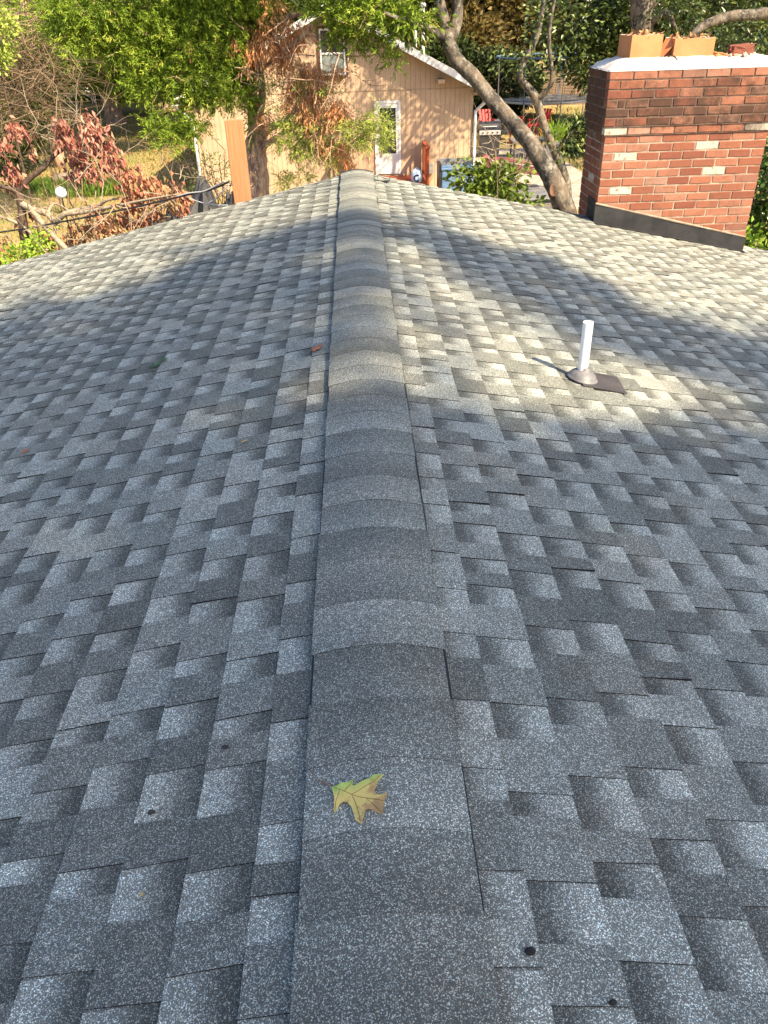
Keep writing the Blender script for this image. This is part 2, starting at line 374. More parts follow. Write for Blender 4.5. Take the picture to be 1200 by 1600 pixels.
def branch(mb, pts, r, n=7, rough=0.06, sub=4, m=0):
    p = smooth_path(pts, sub); mb.tube(p, lerp_rad(r, len(p)), n, m=m, rough=rough)
def twiggy(mb, a, d, length, r, depth=2, bend=0.35, n=4, droop=0.0, kids=3):
    """a wandering twig with side twigs"""
    p = Vector(a); d = Vector(d).normalized(); pts = [p.copy()]; k = 5
    for i in range(k):
        d = (d + Vector((random.gauss(0, bend), random.gauss(0, bend), random.gauss(0, bend)-droop))*0.5).normalized()
        p = p + d*(length/k); pts.append(p.copy())
        if depth > 0 and i >= 1 and random.random() < kids/4:
            dd = (d + Vector((random.gauss(0, .8), random.gauss(0, .8), random.gauss(0, .6)))).normalized()
            twiggy(mb, p, dd, length*random.uniform(.35, .6), r*0.55, depth-1, bend, 3, droop, kids)
    mb.tube(pts, lerp_rad((r, r*0.35), len(pts)), n, cap=False)

# ================================================================== SETTING: ground
def ground_mat():
    m = NT('dry_lawn'); n1 = m.noise(0.35, 5, 0.6); n2 = m.noise(2.5, 5, 0.7); n3 = m.noise(40, 3, 0.7)
    col = m.mix(m.rng(n1, 0.42, 0.62), (0.34, 0.25, 0.115), (0.20, 0.19, 0.055))
    col = m.mix(m.math('MULTIPLY', m.rng(n2, 0.5, 0.72), 0.7), col, (0.33, 0.19, 0.09))
    col = m.mix(m.math('MULTIPLY', m.rng(n3, 0.4, 0.7), 0.45), col, (0.40, 0.31, 0.165))
    m.bump(n3, 0.6, 0.04); return m.done(col, 0.95, 0.1)
mb = MB(); N = 40; E0 = 150.0
vs = []; 
for j in range(N+1):
    for i in range(N+1):
        x = (i/N*2-1); y = (j/N*2-1); x = x*abs(x)*E0; y = 20+y*abs(y)*E0
        z = GZ + (0.05*math.sin(x*0.6+1)*math.cos(y*0.5) if abs(x) < 60 else 0) - 0.05
        vs.append((x, y, z))
mb.add(vs, [(j*(N+1)+i, j*(N+1)+i+1, (j+1)*(N+1)+i+1, (j+1)*(N+1)+i) for j in range(N) for i in range(N)])
tag(mb.build('ground', ground_mat(), smooth=True), kind='structure')
mb = MB(); mb.box((3.75, 22.5, GZ-0.1), (7.6, 33.5, GZ+0.03)); tag(mb.build('patio', M['concrete'], bevel=0.02), kind='structure')
mb = MB(); mb.box((-6.4, 16.0, GZ-0.1), (-2.9, 20.8, GZ+0.06)); tag(mb.build('concrete_slab', M['concrete'], bevel=0.02), kind='structure')

# ================================================================== OWN HOUSE AND ITS ROOF
RF = 8.33; RB = -3.2; HALF = 5.75; EX = 0.143; U0 = 0.118
house = thing('house', 'low house whose grey architectural shingle roof fills the view down its ridge', 'house', (0, 2.5, GZ))
def rp(S, u, y, n):                     # roof point: side, distance down the slope, along the ridge, above the deck
    return (S*(u*CT + n*ST), y, -u*ST + n*CT)
for S in (-1, 1):
    mb = MB(); a = [rp(S, 0, RB, 0), rp(S, HALF, RB, 0), rp(S, HALF, RF-.01, 0), rp(S, 0, RF-.01, 0)]
    b = [rp(S, 0, RB, -.13), rp(S, HALF, RB, -.13), rp(S, HALF, RF-.01, -.13), rp(S, 0, RF-.01, -.13)]
    fs = [(0,1,2,3),(7,6,5,4),(0,4,5,1),(1,5,6,2),(2,6,7,3),(3,7,4,0)]
    if S < 0: fs = [f[::-1] for f in fs]
    mb.add(a+b, fs); mb.build('roof_deck', M['deckwood'], house)
    mb = MB(); mb.bar(rp(S, 0.02, RF-.002, -.085), rp(S, HALF, RF-.002, -.085), 0.012, 0.15); mb.build('rake_trim', M['white'], house)
    mb = MB(); e = rp(S, HALF+.05, 0, -.06); mb.box((min(e[0], e[0]+S*.1), RB, e[2]-.06), (max(e[0], e[0]+S*.1), RF, e[2]+.04)); mb.build('gutter', M['white'], house, bevel=.01)
W = HALF*CT-0.45; Y0, Y1 = RB+0.3, RF-0.3
mb = MB(); zt = -W*SLOPE-.15
for y in (Y0, Y1):
    s = 1 if y == Y1 else -1; f = [0,1,2,3,4]
    mb.add([(-W,y,GZ-.1),(W,y,GZ-.1),(W,y,zt),(0,y,-.16),(-W,y,zt)], [tuple(f if s < 0 else f[::-1])])
mb.add([(-W,Y0,GZ-.1),(-W,Y1,GZ-.1),(-W,Y1,zt),(-W,Y0,zt)], [(0,3,2,1)]); mb.add([(W,Y0,GZ-.1),(W,Y1,GZ-.1),(W,Y1,zt),(W,Y0,zt)], [(0,1,2,3)])
mb.build('wall', M['siding'], house)

class Shing(MB):
    """cells with a granule top and bitumen edges; keeps the across attribute per vertex"""
    def __init__(s): super().__init__(); s.ac = []; s.ra = []
    def slab(s, S, u0, u1, y0, y1, n0, n1, nb, tint, raised, skew=0.0, lift=0.0, sides=True):
        b = len(s.v)
        top = [(u0, y0, n0), (u1, y0+skew, n1+lift), (u1, y1+skew, n1), (u0, y1, n0)]
        s.v += [rp(S, *p) for p in top]; s.ac += [0, 1, 1, 0]
        def F(f, m):
            s.f.append(f if S > 0 else f[::-1]); s.m.append(m); s.t.append(tint); s.ra.append(raised)
        F((b, b+1, b+2, b+3), 0)
        if sides:
            s.v += [rp(S, u0, y0, nb), rp(S, u1, y0+skew, nb), rp(S, u1, y1+skew, nb), rp(S, u0, y1, nb)]; s.ac += [0, 1, 1, 0]
            F((b+4, b+5, b+1, b), 1); F((b+5, b+6, b+2, b+1), 1); F((b+6, b+7, b+3, b+2), 1)
    def fin(s, name, parent, mats, kind=None):
        return s.build(name, mats, parent, kind=kind, attrs=[('across', 'POINT', s.ac), ('raised', 'FACE', s.ra)])
SHM = [M['shingle'], M['bitumen']]
PIPE = onroof(908, 595, 0)
tabs = []
NC = int((HALF-U0)/EX)
for S in (-1, 1):
    for k in range(NC+1):
        ua, ub = U0+k*EX, min(U0+(k+1)*EX, HALF+.02)
        ub += 0.0
        st = Shing(); y = RB + random.uniform(0, .15)
        first = True
        prev = RB
        while prev < RF+.02:
            gap = random.uniform(.06, .135); tab = random.uniform(.06, .165)
            y1 = min(prev+gap, RF+.02); tn = min(max(random.gauss(.5, .25), 0), 1)
            st.slab(S, ua, ub, prev, y1, .0025, .0085, .0005, tn, 0.0)
            if y1 < RF+.015:
                y2 = min(y1+tab, RF+.02)
                st.slab(S, ua, ub, y1, y2, .0025, .0083, .0005, .3, 1.0)
                t2 = random.choice((.04, .10, .25, .35, .45, .55, .7, .95)) + random.uniform(-.06, .06)
                h = random.choice((.0020, .0024, .0028, .0032)); lf = random.choice((.0015, .003, .005)) if random.random() < .07 else 0
                tabs.append((S, ua, ub+random.uniform(-.002, .003), y1, y2, .0030+h, .0083+h, .0085, t2, random.uniform(-.006, .006), lf))
                prev = y2
            else: prev = y1
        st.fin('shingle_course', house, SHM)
def px_size(t):
    p = Vector(rp(t[0], (t[1]+t[2])/2, (t[3]+t[4])/2, 0)) - CAM; z = p.dot(cf)
    if z < .3: return 0
    x = 600+FPX*p.dot(cr)/z; y = 800-FPX*p.dot(cu)/z
    if not (-40 < x < 1240 and 250 < y < 1640): return 0
    return (t[4]-t[3])/(z*z)
for t in tabs: pass
tabs.sort(key=px_size, reverse=True)
def put_tab(sh, t): sh.slab(t[0], t[1], t[2], t[3], t[4], t[5], t[6], .0022, t[8], 1.0, t[9], t[10])
for t in tabs[:300]:
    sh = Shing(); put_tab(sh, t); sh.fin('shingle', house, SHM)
sh = Shing()
for t in tabs[300:]: put_tab(sh, t)
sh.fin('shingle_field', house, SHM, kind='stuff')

# ridge vent and ridge caps
def cap_z(x, lift=0.0): return 0.026 + SLOPE*(0.065 - math.sqrt(x*x+0.0042)) + lift
CW = 0.163
mb = MB(); nx = 8
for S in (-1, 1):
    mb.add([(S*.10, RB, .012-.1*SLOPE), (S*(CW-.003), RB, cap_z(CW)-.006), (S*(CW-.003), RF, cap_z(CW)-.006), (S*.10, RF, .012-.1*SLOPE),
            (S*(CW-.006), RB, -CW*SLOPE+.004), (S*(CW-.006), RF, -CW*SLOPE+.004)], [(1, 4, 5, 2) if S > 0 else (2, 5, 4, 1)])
for S, e in ((-1, .0032), (1, .0050)):  # dark vent flange past the cap, laid to draw the gap's shadow line
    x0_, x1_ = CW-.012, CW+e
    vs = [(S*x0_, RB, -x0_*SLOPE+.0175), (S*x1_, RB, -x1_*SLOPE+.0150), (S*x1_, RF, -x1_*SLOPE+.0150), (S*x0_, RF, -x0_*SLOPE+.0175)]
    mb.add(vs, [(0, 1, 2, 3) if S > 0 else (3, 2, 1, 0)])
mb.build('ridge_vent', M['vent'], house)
y = RB; caps = 0
xs = [-CW + 2*CW*i/12 for i in range(13)]
while y < RF:
    ln = EX*random.uniform(1.05, 1.3); y2 = min(y+ln, RF+.02); t = .5+.5*math.sin(caps*1.9)+random.uniform(-.2, .2)
    sh = Shing(); wv = random.uniform(-.0006, .0006); ww = random.uniform(-.004, .004); dark = random.random() < .5
    rows = [(y-.0, .0015), (y+ln*.5, .0012), (y2+.012, .0004)]; b = 0
    for ry, lf in rows:
        for i, x in enumerate(xs):
            bow = .006*(1-(x/CW)**2)
            sh.v.append((x+ww*(x/CW), ry+bow*0.4, cap_z(x, lf + wv*(1-(x/CW)**2) - .004*abs(x/CW)**4)))
            sh.ac.append({0: .05 if dark else .95, 1: .45, 2: .75 if dark else .1}[rows.index((ry, lf))])
    for j in range(2):
        for i in range(12):
            a = j*13+i; sh.f.append((a, a+1, a+14, a+13)); sh.m.append(0); sh.t.append(t); sh.ra.append(1.0)
    b = len(sh.v)
    for i, x in enumerate(xs):
        q = sh.v[i]; sh.v.append((q[0], q[1]+.0004, q[2]-.0016)); sh.ac.append(0)
    for i, x in enumerate(xs):
        q = sh.v[i]; sh.v.append(q); sh.ac.append(0)
    for i in range(12): sh.f.append((b+i, b+i+1, b+13+i+1, b+13+i)); sh.m.append(1); sh.t.append(t); sh.ra.append(1.0)
    for i, (e0, e1, e2) in enumerate(((0, 13, 26), (12, 25, 38))):
        base = len(sh.v)
        for e in (e0, e1, e2):
            q = sh.v[e]; sh.v.append((q[0], q[1], q[2]-.005)); sh.ac.append(0)
        for e in (e0, e1, e2): sh.v.append(sh.v[e]); sh.ac.append(0)
        for a, c, d, g in ((base+3, base+4, base+1, base), (base+4, base+5, base+2, base+1)):
            f = (a, c, d, g); sh.f.append(f if i == 0 else f[::-1]); sh.m.append(1); sh.t.append(t); sh.ra.append(1.0)
    o = sh.fin('ridge_cap', house, [M['cap'], M['bitumen']])
    o.data.polygons.foreach_set('use_smooth', [m == 0 for m in sh.m])
    y += ln; caps += 1

# ================================================================== THINGS ON THE ROOF
NR = Vector((ST, 0, CT))
pr = thing('vent_pipe', 'white plastic vent pipe standing in a grey rubber boot on the shingles', 'vent pipe', PIPE)
b = Vector(PIPE); zA = Vector((0, 0, 1))
mb = MB(); mb.tube([b+zA*.0, b+zA*.30], .0245, 28, cap=False); mb.lathe(b+zA*.30, [(.0245, 0), (.0205, 0)], 28); mb.f = mb.f[:-2]; mb.m = mb.m[:-2]; mb.t = mb.t[:-2]; mb.tube([b+zA*.2995, b+zA*.2], .0204, 28, m=0, cap=False); mb.tube([b+zA*.2, b+zA*.06], .0203, 28, m=1, cap=False)
mb.build('pipe', [M['pvc'], M['bitumen']], pr, smooth=False)
o = pr.children[0]
for p in o.data.polygons: p.use_smooth = abs(p.normal.z) < .5
MR = Matrix(((CT, 0, ST), (0, 1, 0), (-ST, 0, CT)))
mb = MB(); mb.lathe(b, [(.070, .010), (.078, .014), (.078, .019), (.072, .022), (.068, .030), (.062, .040), (.050, .050), (.035, .057), (.031, .060), (.030, .074), (.0255, .076)], 32, M=MR); mb.build('rubber_boot', M['rubber'], pr, smooth=True)
mb = MB()
q = [(-.02, -.10), (.20, -.115), (.215, .10), (-.02, .11)]
v0 = [b + MR @ Vector((x, y, .0165)) for x, y in q]; v1 = [b + MR @ Vector((x, y, .0125)) for x, y in q]
mb.add(v0+v1, [(0,1,2,3),(7,6,5,4),(0,4,5,1),(1,5,6,2),(2,6,7,3),(3,7,4,0)]); mb.build('flashing_plate', M['plate'], pr)

def flat_leaf(name, pts, mid, z, mat, label, curl=.006, vein=None, stalk=None, norm=None):
    """leaf blade from its outline in metres; curled, 0.6 mm thick"""
    cx = sum(p[0] for p in pts)/len(pts); cy = sum(p[1] for p in pts)/len(pts)
    root = thing(name, label, 'leaf', (cx, cy, z(cx, cy)))
    bm = bmesh.new(); vs = [bm.verts.new((x, y, 0)) for x, y in pts]; f = bm.faces.new(vs)
    bmesh.ops.triangulate(bm, faces=[f]); bmesh.ops.subdivide_edges(bm, edges=bm.edges[:], cuts=2, use_grid_fill=True)
    for v in bm.verts:
        d = ((v.co.x-cx)**2 + (v.co.y-cy)**2)/(.05**2)
        v.co.z = z(v.co.x, v.co.y) + .003 + curl*d*(.6+.4*math.sin(v.co.x*160+v.co.y*90))
    g = bmesh.ops.extrude_face_region(bm, geom=bm.faces[:])
    for e in g['geom']:
        if isinstance(e, bmesh.types.BMVert): e.co.z += .0007
    bmesh.ops.recalc_face_normals(bm, faces=bm.faces[:])
    me = bpy.data.meshes.new('blade'); bm.to_mesh(me); bm.free(); me.materials.append(mat); link('blade', me, root)
    if vein:
        mb = MB(); 
        for ln in vein: mb.tube([(x, y, z(x, y)+.0040+curl*(((x-cx)**2+(y-cy)**2)/(.05**2))*(.6+.4*math.sin(x*160+y*90))) for x, y in smooth2(ln)], .0005, 5)
        mb.build('vein', M['stalk'], root)
    if stalk:
        mb = MB(); mb.tube([(x, y, z(x, y)+.004) for x, y in smooth2(stalk)], .0009, 6); mb.build('stalk', M['stalk'], root)
    return root
def smooth2(l): return [(p.x, p.y) for p in smooth_path([(a, b, 0) for a, b in l], 5)]
M['stalk'] = pm('leaf_stalk', (0.24, 0.11, 0.05), rough=0.6, bump=0)
def oak_mat():
    m = NT('turning_oak_leaf'); g = m.co('Generated'); s = m.n('ShaderNodeSeparateXYZ'); m.l(g, s.inputs[0])
    n = m.noise(45, 4, .65); n2 = m.noise(120, 3, .6)
    col = m.mix(m.rng(m.math('SUBTRACT', s.outputs[1], m.math('MULTIPLY', s.outputs[0], .25)), .55, .85), (0.62, 0.48, 0.14), (0.33, 0.46, 0.10))
    k = m.math('ADD', m.math('MULTIPLY', s.outputs[0], .42), m.math('MULTIPLY', m.math('SUBTRACT', .6, s.outputs[1]), .18))
    col = m.mix(m.rng(m.math('ADD', k, m.math('SUBTRACT', n, .5)), .24, .40, 0, .9), col, (0.38, 0.22, 0.09))
    col = m.mix(m.rng(n2, .6, .75, 0, .3), col, (0.30, 0.20, 0.06))
    return m.done(col, .5, .35)
mm = lambda L: [(a/1000, b/1000) for a, b in L]
OAK = [(-107,1006),(-96,1005),(-81,1008),(-70,1012),(-63,1017),(-64,1008),(-65,1002),(-59,1002),(-44,1008),(-33,1013),(-22,1019),(-13,1015),(-2,1015),(-5,1008),(-14,1001),(-17,993),(-21,984),(-18,976),(-11,972),(0,976),(5,970),(-1,964),(-2,957),(-4,950),(-4,938),(-7,925),(-16,930),(-26,940),(-35,944),(-39,941),(-42,928),(-47,911),(-53,915),(-60,922),(-61,929),(-64,941),(-68,954),(-75,964),(-83,968),(-90,961),(-93,949),(-99,941),(-102,947),(-101,963),(-101,978),(-105,993)]
flat_leaf('oak_leaf', mm(OAK), None, lambda x, y: cap_z(x, .004), oak_mat(), 'large yellow green oak leaf with browning lobes lying on the ridge cap', .007,
          vein=[mm([(-107,1006),(-66,980),(-31,966),(-2,956)]), mm([(-66,981),(-30,1000),(-6,1013)]), mm([(-80,990),(-72,1000),(-64,1014)]), mm([(-66,980),(-56,950),(-50,915)]), mm([(-90,996),(-97,970),(-99,945)]), mm([(-38,969),(-20,945),(-8,928)])],
          stalk=mm([(-107,1006),(-120,1018),(-135,1030),(-150,1050)]))
def small_oak(px, py, size, ang, mat, label, name='oak_leaf'):
    o = onroof(px, py); base = [(-1,0),(-.7,.18),(-.6,.55),(-.4,.2),(-.1,.75),(.1,.25),(.45,.65),(.45,.2),(1,.1),(.5,-.1),(.6,-.5),(.2,-.2),(0,-.7),(-.25,-.2),(-.6,-.45),(-.7,-.12)]
    pts = [(o.x+size*(a*math.cos(ang)-b*math.sin(ang)), o.y+size*(a*math.sin(ang)+b*math.cos(ang))) for a, b in base]
    flat_leaf(name, pts, None, lambda x, y: -SLOPE*abs(x)+.014, mat, label, .016)
M['brownleaf'] = pm('brown_leaf', (0.42, 0.16, 0.075), (0.28, 0.09, 0.04), scale=60, rough=.6)
M['greenleaf'] = pm('green_leaf', (0.02, 0.065, 0.012), (0.04, 0.10, 0.015), scale=60, rough=.5)
M['yellowleaf'] = pm('yellow_leaf', (0.55, 0.36, 0.10), (0.4, 0.2, 0.06), scale=60, rough=.6)
small_oak(495, 546, .046, .9, M['brownleaf'], 'small curled russet oak leaf beside the left edge of the ridge cap')
small_oak(243, 572, .050, .4, M['greenleaf'], 'small dark green leaf lying on the shingles away from the ridge')
small_oak(257, 563, .034, 1.9, M['greenleaf'], 'smaller green leaflet touching the dark green leaf on the shingles')
small_oak(40, 706, .026, 1.4, M['brownleaf'], 'tiny folded brown leaf on the shaded shingles far from the ridge')
small_oak(382, 691, .015, .4, M['yellowleaf'], 'tiny yellow leaf scrap on a shingle', 'leaf_scrap')
small_oak(375, 700, .006, .4, M['yellowleaf'], 'minute tan leaf crumb next to the yellow leaf scrap', 'leaf_scrap')
small_oak(222, 1400, .006, .8, M['yellowleaf'], 'minute orange crumb on a foreground shingle', 'leaf_scrap')
for (px, py, s, lb) in ((828, 1487, .011, 'black tar blob at the corner of a lifted shingle beside the ridge'), (957, 1567, .008, 'small round black tar dot in the middle of a pale shingle'),
                        (178, 1154, .008, 'grey nail bump under a shingle'), (237, 1270, .010, 'dark scuffed gash in a pale shingle'), (352, 1168, .009, 'dark scrape at a shingle edge near the ridge')):
    s *= .75; o = onroof(px, py); mb = MB(); prof = [(s*1.0, 0.001), (s*.95, .003), (s*.7, .0055), (s*.3, .007)]
    M2 = Matrix(((random.uniform(.8, 1.5), .2, ST if o.x > 0 else -ST), (0, random.uniform(.6, 1.0), 0), (-ST if o.x > 0 else ST, 0, CT)))
    mb.lathe(o, prof, 11, M=M2); r = mb.build('tar_blob', M['tar'] if 'grey' not in lb else M['rubber'], smooth=True)
    tag(r, lb, 'tar blob')
o = onroof(600, 284); rt = thing('metal_scrap', 'bent black metal scrap lying beside the far end of the ridge cap', 'scrap', o)
mb = MB(); o = o + Vector((0, 0, .002))
mb.add([o+Vector(p) for p in ((-.05,0,0),(0,-.01,0),(0,.05,.0),(-.05,.05,0),(-.06,0,.045),(-.06,.05,.05))], [(0,1,2,3),(0,3,5,4)])
mb.add([o+Vector(p) for p in ((.0,0,.001),(.05,0,.001),(.05,.05,.001),(.0,.05,.001),(.065,0,.05),(.06,.05,.035))], [(0,1,2,3),(1,4,5,2)])
ob = mb.build('bent_sheet', M['black'], rt); sm = ob.modifiers.new('s', 'SOLIDIFY'); sm.thickness = .003
mb = MB(); mb.tube([o+Vector((-.05,.02,.003)), o+Vector((.05,.02,.003))], .004, 6); mb.build('rivet_bar', M['black'], rt)

# ================================================================== CHIMNEY
CX0, CX1, CY0, CY1, CTOP = 2.385, 3.965, 8.05, 8.72, 0.83
BH, BL, MJ = .0655, .2135, .0115
ch = thing('chimney', 'broad red brick chimney with sooty corbelled top rising through the roof edge', 'chimney', ((CX0+CX1)/2, (CY0+CY1)/2, GZ))
pitch = BH+MJ; nb = 0
def out(r): return .030 if r < 6 else (.016 if r == 6 else 0.0)
mb = MB()
mb.box((CX0+.005, CY0+.005, GZ-.1), (CX1-.005, CY1-.005, CTOP-7*pitch)); mb.build('mortar_core', M['mortar'], ch)
mb = MB(); mb.box((CX0-.010, CY0-.010, CTOP-7*pitch+.001), (CX1+.006, CY1+.006, CTOP-6*pitch-.002)); mb.box((CX0-.024, CY0-.024, CTOP-6*pitch), (CX1+.024, CY1+.024, CTOP-.004)); mb.build('mortar_core', M['oldmortar'], ch)
def brick(x0, x1, y0, y1, z0, z1, r, wh=0.0, t=None, grime=0.0):
    m = MB(); j = lambda a: random.uniform(-a, a)
    m.box((x0, y0, z0), (x1, y1, z1), t=0); m.v = [(a+j(.003), b+j(.003), c+j(.0028)) for a, b, c in m.v]
    soot = (.38, .60, .56, .76, .82, .72, .44, .22, .10)[r]+j(.18)-.08+grime if r < 9 else j(.06)+grime*max(0, 1-(r-8)/6)
    tv = random.random() if t is None else t; m.t = [tv]*6
    o = m.build('brick', M['brick'], ch, attrs=[('soot', 'FACE', [soot]*6), ('whitened', 'FACE', [wh]*6)])
    b = o.modifiers.new('bevel', 'BEVEL'); b.width = .004; b.segments = 1
NROW = 21
pale = {(6, 0), (8, 4), (9, 1), (11, 5), (13, 1), (6, 6)}
pales = {(7, 1), (12, 1), (9, 9)}
for r in range(NROW):
    z1 = CTOP - r*pitch - (0.001 if r else 0); z0 = z1-BH; d = out(r)
    xa, xb = CX0-d, CX1+d; x = xa; i = 0
    if r % 2: first = BL/2-.006 if r not in (3, 4, 5) else .098
    else: first = BL
    while x < xb-.02:
        ln = first if i == 0 else BL
        if r in (3, 4, 5) and i == 1 : ln = .06
        x1 = min(x+ln, xb); 
        if xb-x1 < .05: x1 = xb
        # skip bricks buried below the roof
        if z1 > -SLOPE*x1-.02-.02*0 or True:
            if z1 > -SLOPE*x1*1.0 - .05:
                brick(x, x1, CY0-d, CY0-d+.095, z0, z1, r, 1.0 if (r, i) in pale else (random.random()*.25 if random.random() < .25 else 0))
        x = x1+MJ; i += 1
    # left side bricks (start behind the front stretchers)
    ys = CY0-d+.095+MJ; yb = CY1+d; y = ys; i = 0
    while y < yb-.02:
        ln = (BL if r % 2 else BL/2-.006) if i == 0 else BL; y1 = min(y+ln, yb)
        if yb-y1 < .05: y1 = yb
        brick(CX0-d, CX0-d+.095, y, y1, z0, z1, r, .9 if (r, i) in pales else 0, random.random()*.5, .42)
        brick(CX1+d-.095, CX1+d, y, y1, z0, z1, r)
        y = y1+MJ; i += 1
# crown wash
mb = MB(); nx, ny = 26, 12; d = .034; vs = []
for j in range(ny+1):
    for i in range(nx+1):
        u = i/nx; v = j/ny; e = min(min(u, 1-u)*(CX1-CX0), min(v, 1-v)*(CY1-CY0))
        h = .012 + .085*min(1, e/.16)**.8 + random.uniform(-.004, .004)
        eo = random.uniform(-.008, .004) if e == 0 else 0
        vs.append((CX0-d+u*(CX1-CX0+2*d)+eo*(1 if u < .5 else -1), CY0-d+v*(CY1-CY0+2*d), CTOP+h*(0.15 if e == 0 else 1)))
mb.add(vs, [(j*(nx+1)+i, j*(nx+1)+i+1, (j+1)*(nx+1)+i+1, (j+1)*(nx+1)+i) for j in range(ny) for i in range(nx)])
mb.box((CX0-d+.006, CY0-d+.006, CTOP-.003), (CX1+d-.006, CY1+d-.006, CTOP+.012))
mb.build('mortar_crown', M['crown'], ch, smooth=True)
def flue(x0, x1, y0, y1, z0, z1, rz=0.0):
    th = .022; c = Vector(((x0+x1)/2, (y0+y1)/2, 0)); R = Matrix.Translation(c) @ Matrix.Rotation(rz, 4, 'Z') @ Matrix.Translation(-c)
    mb = MB(); n = 6
    def loop(e, z, jag=0):
        pts = []
        cs = [(x0+e, y0+e), (x1-e, y0+e), (x1-e, y1-e), (x0+e, y1-e)]
        for k in range(4):
            a, b = cs[k], cs[(k+1) % 4]
            for q in range(n):
                t = q/n; pts.append(R @ Vector((a[0]+(b[0]-a[0])*t, a[1]+(b[1]-a[1])*t, z-(random.random()*jag))))
        return pts
    o0, o1 = loop(0, z0), loop(0, z1, .012); i1 = [p + (R.to_3x3() @ Vector((0, 0, 0))) for p in loop(th, z1, .012)]; i0 = loop(th, z0)
    k = 4*n; vs = o0+o1+i1+i0
    fs = []
    for q in range(k):
        q2 = (q+1) % k; fs += [(q, q2, k+q2, k+q)]
    mb.add(vs, fs, 0)
    b0 = len(mb.v)-len(vs)
    for q in range(k):
        q2 = (q+1) % k; mb.f.append((k+q, k+q2, 2*k+q2, 2*k+q)); mb.m.append(1); mb.t.append(.5)
        mb.f.append((2*k+q, 2*k+q2, 3*k+q2, 3*k+q)); mb.m.append(2); mb.t.append(.5)
    mb.build('flue_tile', [M['clay'], M['ash'], M['bitumen']], ch)
ZC = CTOP+.085
flue(2.56, 2.86, 8.22, 8.52, ZC-.03, ZC+.195, .10)
flue(2.985, 3.355, 8.20, 8.50, ZC-.03, ZC+.16, -.03)
# flashing
def fl_strip(pts, name, mat, th=.006):
    mb = MB(); a = [Vector(p) for p in pts]; mb.add(a, [tuple(range(len(a)))]); o = mb.build(name, mat, ch)
    s = o.modifiers.new('s', 'SOLIDIFY'); s.thickness = th; s.offset = 1; return o
yf = CY0-.012; zr = lambda x: -SLOPE*x
xs = [CX0-.02 + (CX1+.02-CX0+.0)*i/10 for i in range(11)]
mb = MB(); vs = [(x, yf+random.uniform(-.002, .002), zr(x)+.006) for x in xs]+[(x, yf+random.uniform(-.002, .002), zr(x)+.19-.004*i+random.uniform(-.003, .003)) for i, x in enumerate(xs)]
mb.add(vs, [(i, i+1, 12+i, 11+i) for i in range(10)]); o = mb.build('flashing', M['flash'], ch); s = o.modifiers.new('s', 'SOLIDIFY'); s.thickness = .005; s.offset = 1
mb = MB(); vs = [(x, yf-.004, zr(x)+.013) for x in xs]+[(x, yf-.085+random.uniform(-.006, .006), zr(x)+.0145) for x in xs]
mb.add(vs, [(i, 11+i, 12+i, i+1) for i in range(10)]); mb.build('apron_edge', M['flash'], ch)
xl = CX0-.014
mb = MB(); mb.add([(xl, CY0-.012, zr(CX0)+.0), (xl, CY0+.3, zr(CX0)), (xl, CY0+.3, zr(CX0)+.21), (xl, CY0-.012, zr(CX0)+.195)], [(3, 2, 1, 0)]); o = mb.build('side_flashing', M['tar'], ch); s = o.modifiers.new('s', 'SOLIDIFY'); s.thickness = .006
mb = MB(); vs = [(x, yf-.003+random.uniform(-.005, .003), zr(x)+.188-.004*i) for i, x in enumerate(xs)]
mb.tube(vs, [.009+random.uniform(-.003, .003) for _ in vs], 6); mb.build('mortar_bead', M['mortar'], ch)

def shard(name, label, cat, c, rot, size, mat, group=None):
    bm = bmesh.new(); bmesh.ops.create_cube(bm, size=1)
    bmesh.ops.subdivide_edges(bm, edges=bm.edges[:], cuts=2, use_grid_fill=True)
    for v in bm.verts:
        v.co = Vector((v.co.x*size[0]*(1-.35*max(0, v.co.y)), v.co.y*size[1]*(1+.5*v.co.x), v.co.z*size[2])) + Vector([random.uniform(-.07, .07)*s for s in size])
    me = bpy.data.meshes.new(name); bm.to_mesh(me); bm.free(); me.materials.append(mat)
    o = bpy.data.objects.new(name, me); COL.objects.link(o); o.location = c; o.rotation_euler = rot
    return tag(o, label, cat, group)
shard('flue_shard', 'flat broken terracotta slab leaning between the two flue tiles', 'shard', (2.935, 8.30, ZC+.082), (.12, -.75, .25), (.20, .14, .022), M['clay'])
shard('flue_shard', 'low broken terracotta piece lying against the wider flue tile', 'shard', (3.44, 8.24, ZC+.012), (.1, .12, .3), (.17, .13, .035), M['clay'])
shard('broken_brick', 'rough red brick lump with pale mortar lying on the chimney crown', 'brick', (3.62, 8.26, ZC+.045), (.05, -.10, .25), (.21, .11, .085), M['brick'])
for i, (x, y, s, z) in enumerate(((3.56, 8.17, .030, .008), (3.63, 8.15, .035, .008), (3.69, 8.18, .026, .006), (3.50, 8.16, .024, .006), (3.745, 8.22, .03, .008))):
    shard('mortar_crumb', 'small pale mortar crumb beside the broken brick on the chimney crown', 'rubble', (x, y, ZC+z), (i, i*.7, i*1.3), (s*1.3, s, s*.8), M['ash'], 'mortar crumbs on the chimney crown')
tr = thing('dead_twigs', 'few dark dead twigs lying between the flue tiles on the chimney crown', 'twigs', (2.93, 8.16, ZC))
for a, b_ in (((2.88, 8.17), (2.99, 8.09)), ((2.90, 8.12), (2.97, 8.055)), ((2.93, 8.19), (2.985, 8.085))):
    mb = MB(); mb.tube(smooth_path([(a[0], a[1], ZC+.014), ((a[0]+b_[0])/2+.01, (a[1]+b_[1])/2+.01, ZC+.022), (b_[0], b_[1], ZC-.012)], 3), .004, 5); mb.build('twig', M['bark_dark'], tr)
lt = thing('leaf_litter', 'dry curled leaves caught in the rim of the narrower flue tile', 'leaves', (2.7, 8.35, ZC+.19))
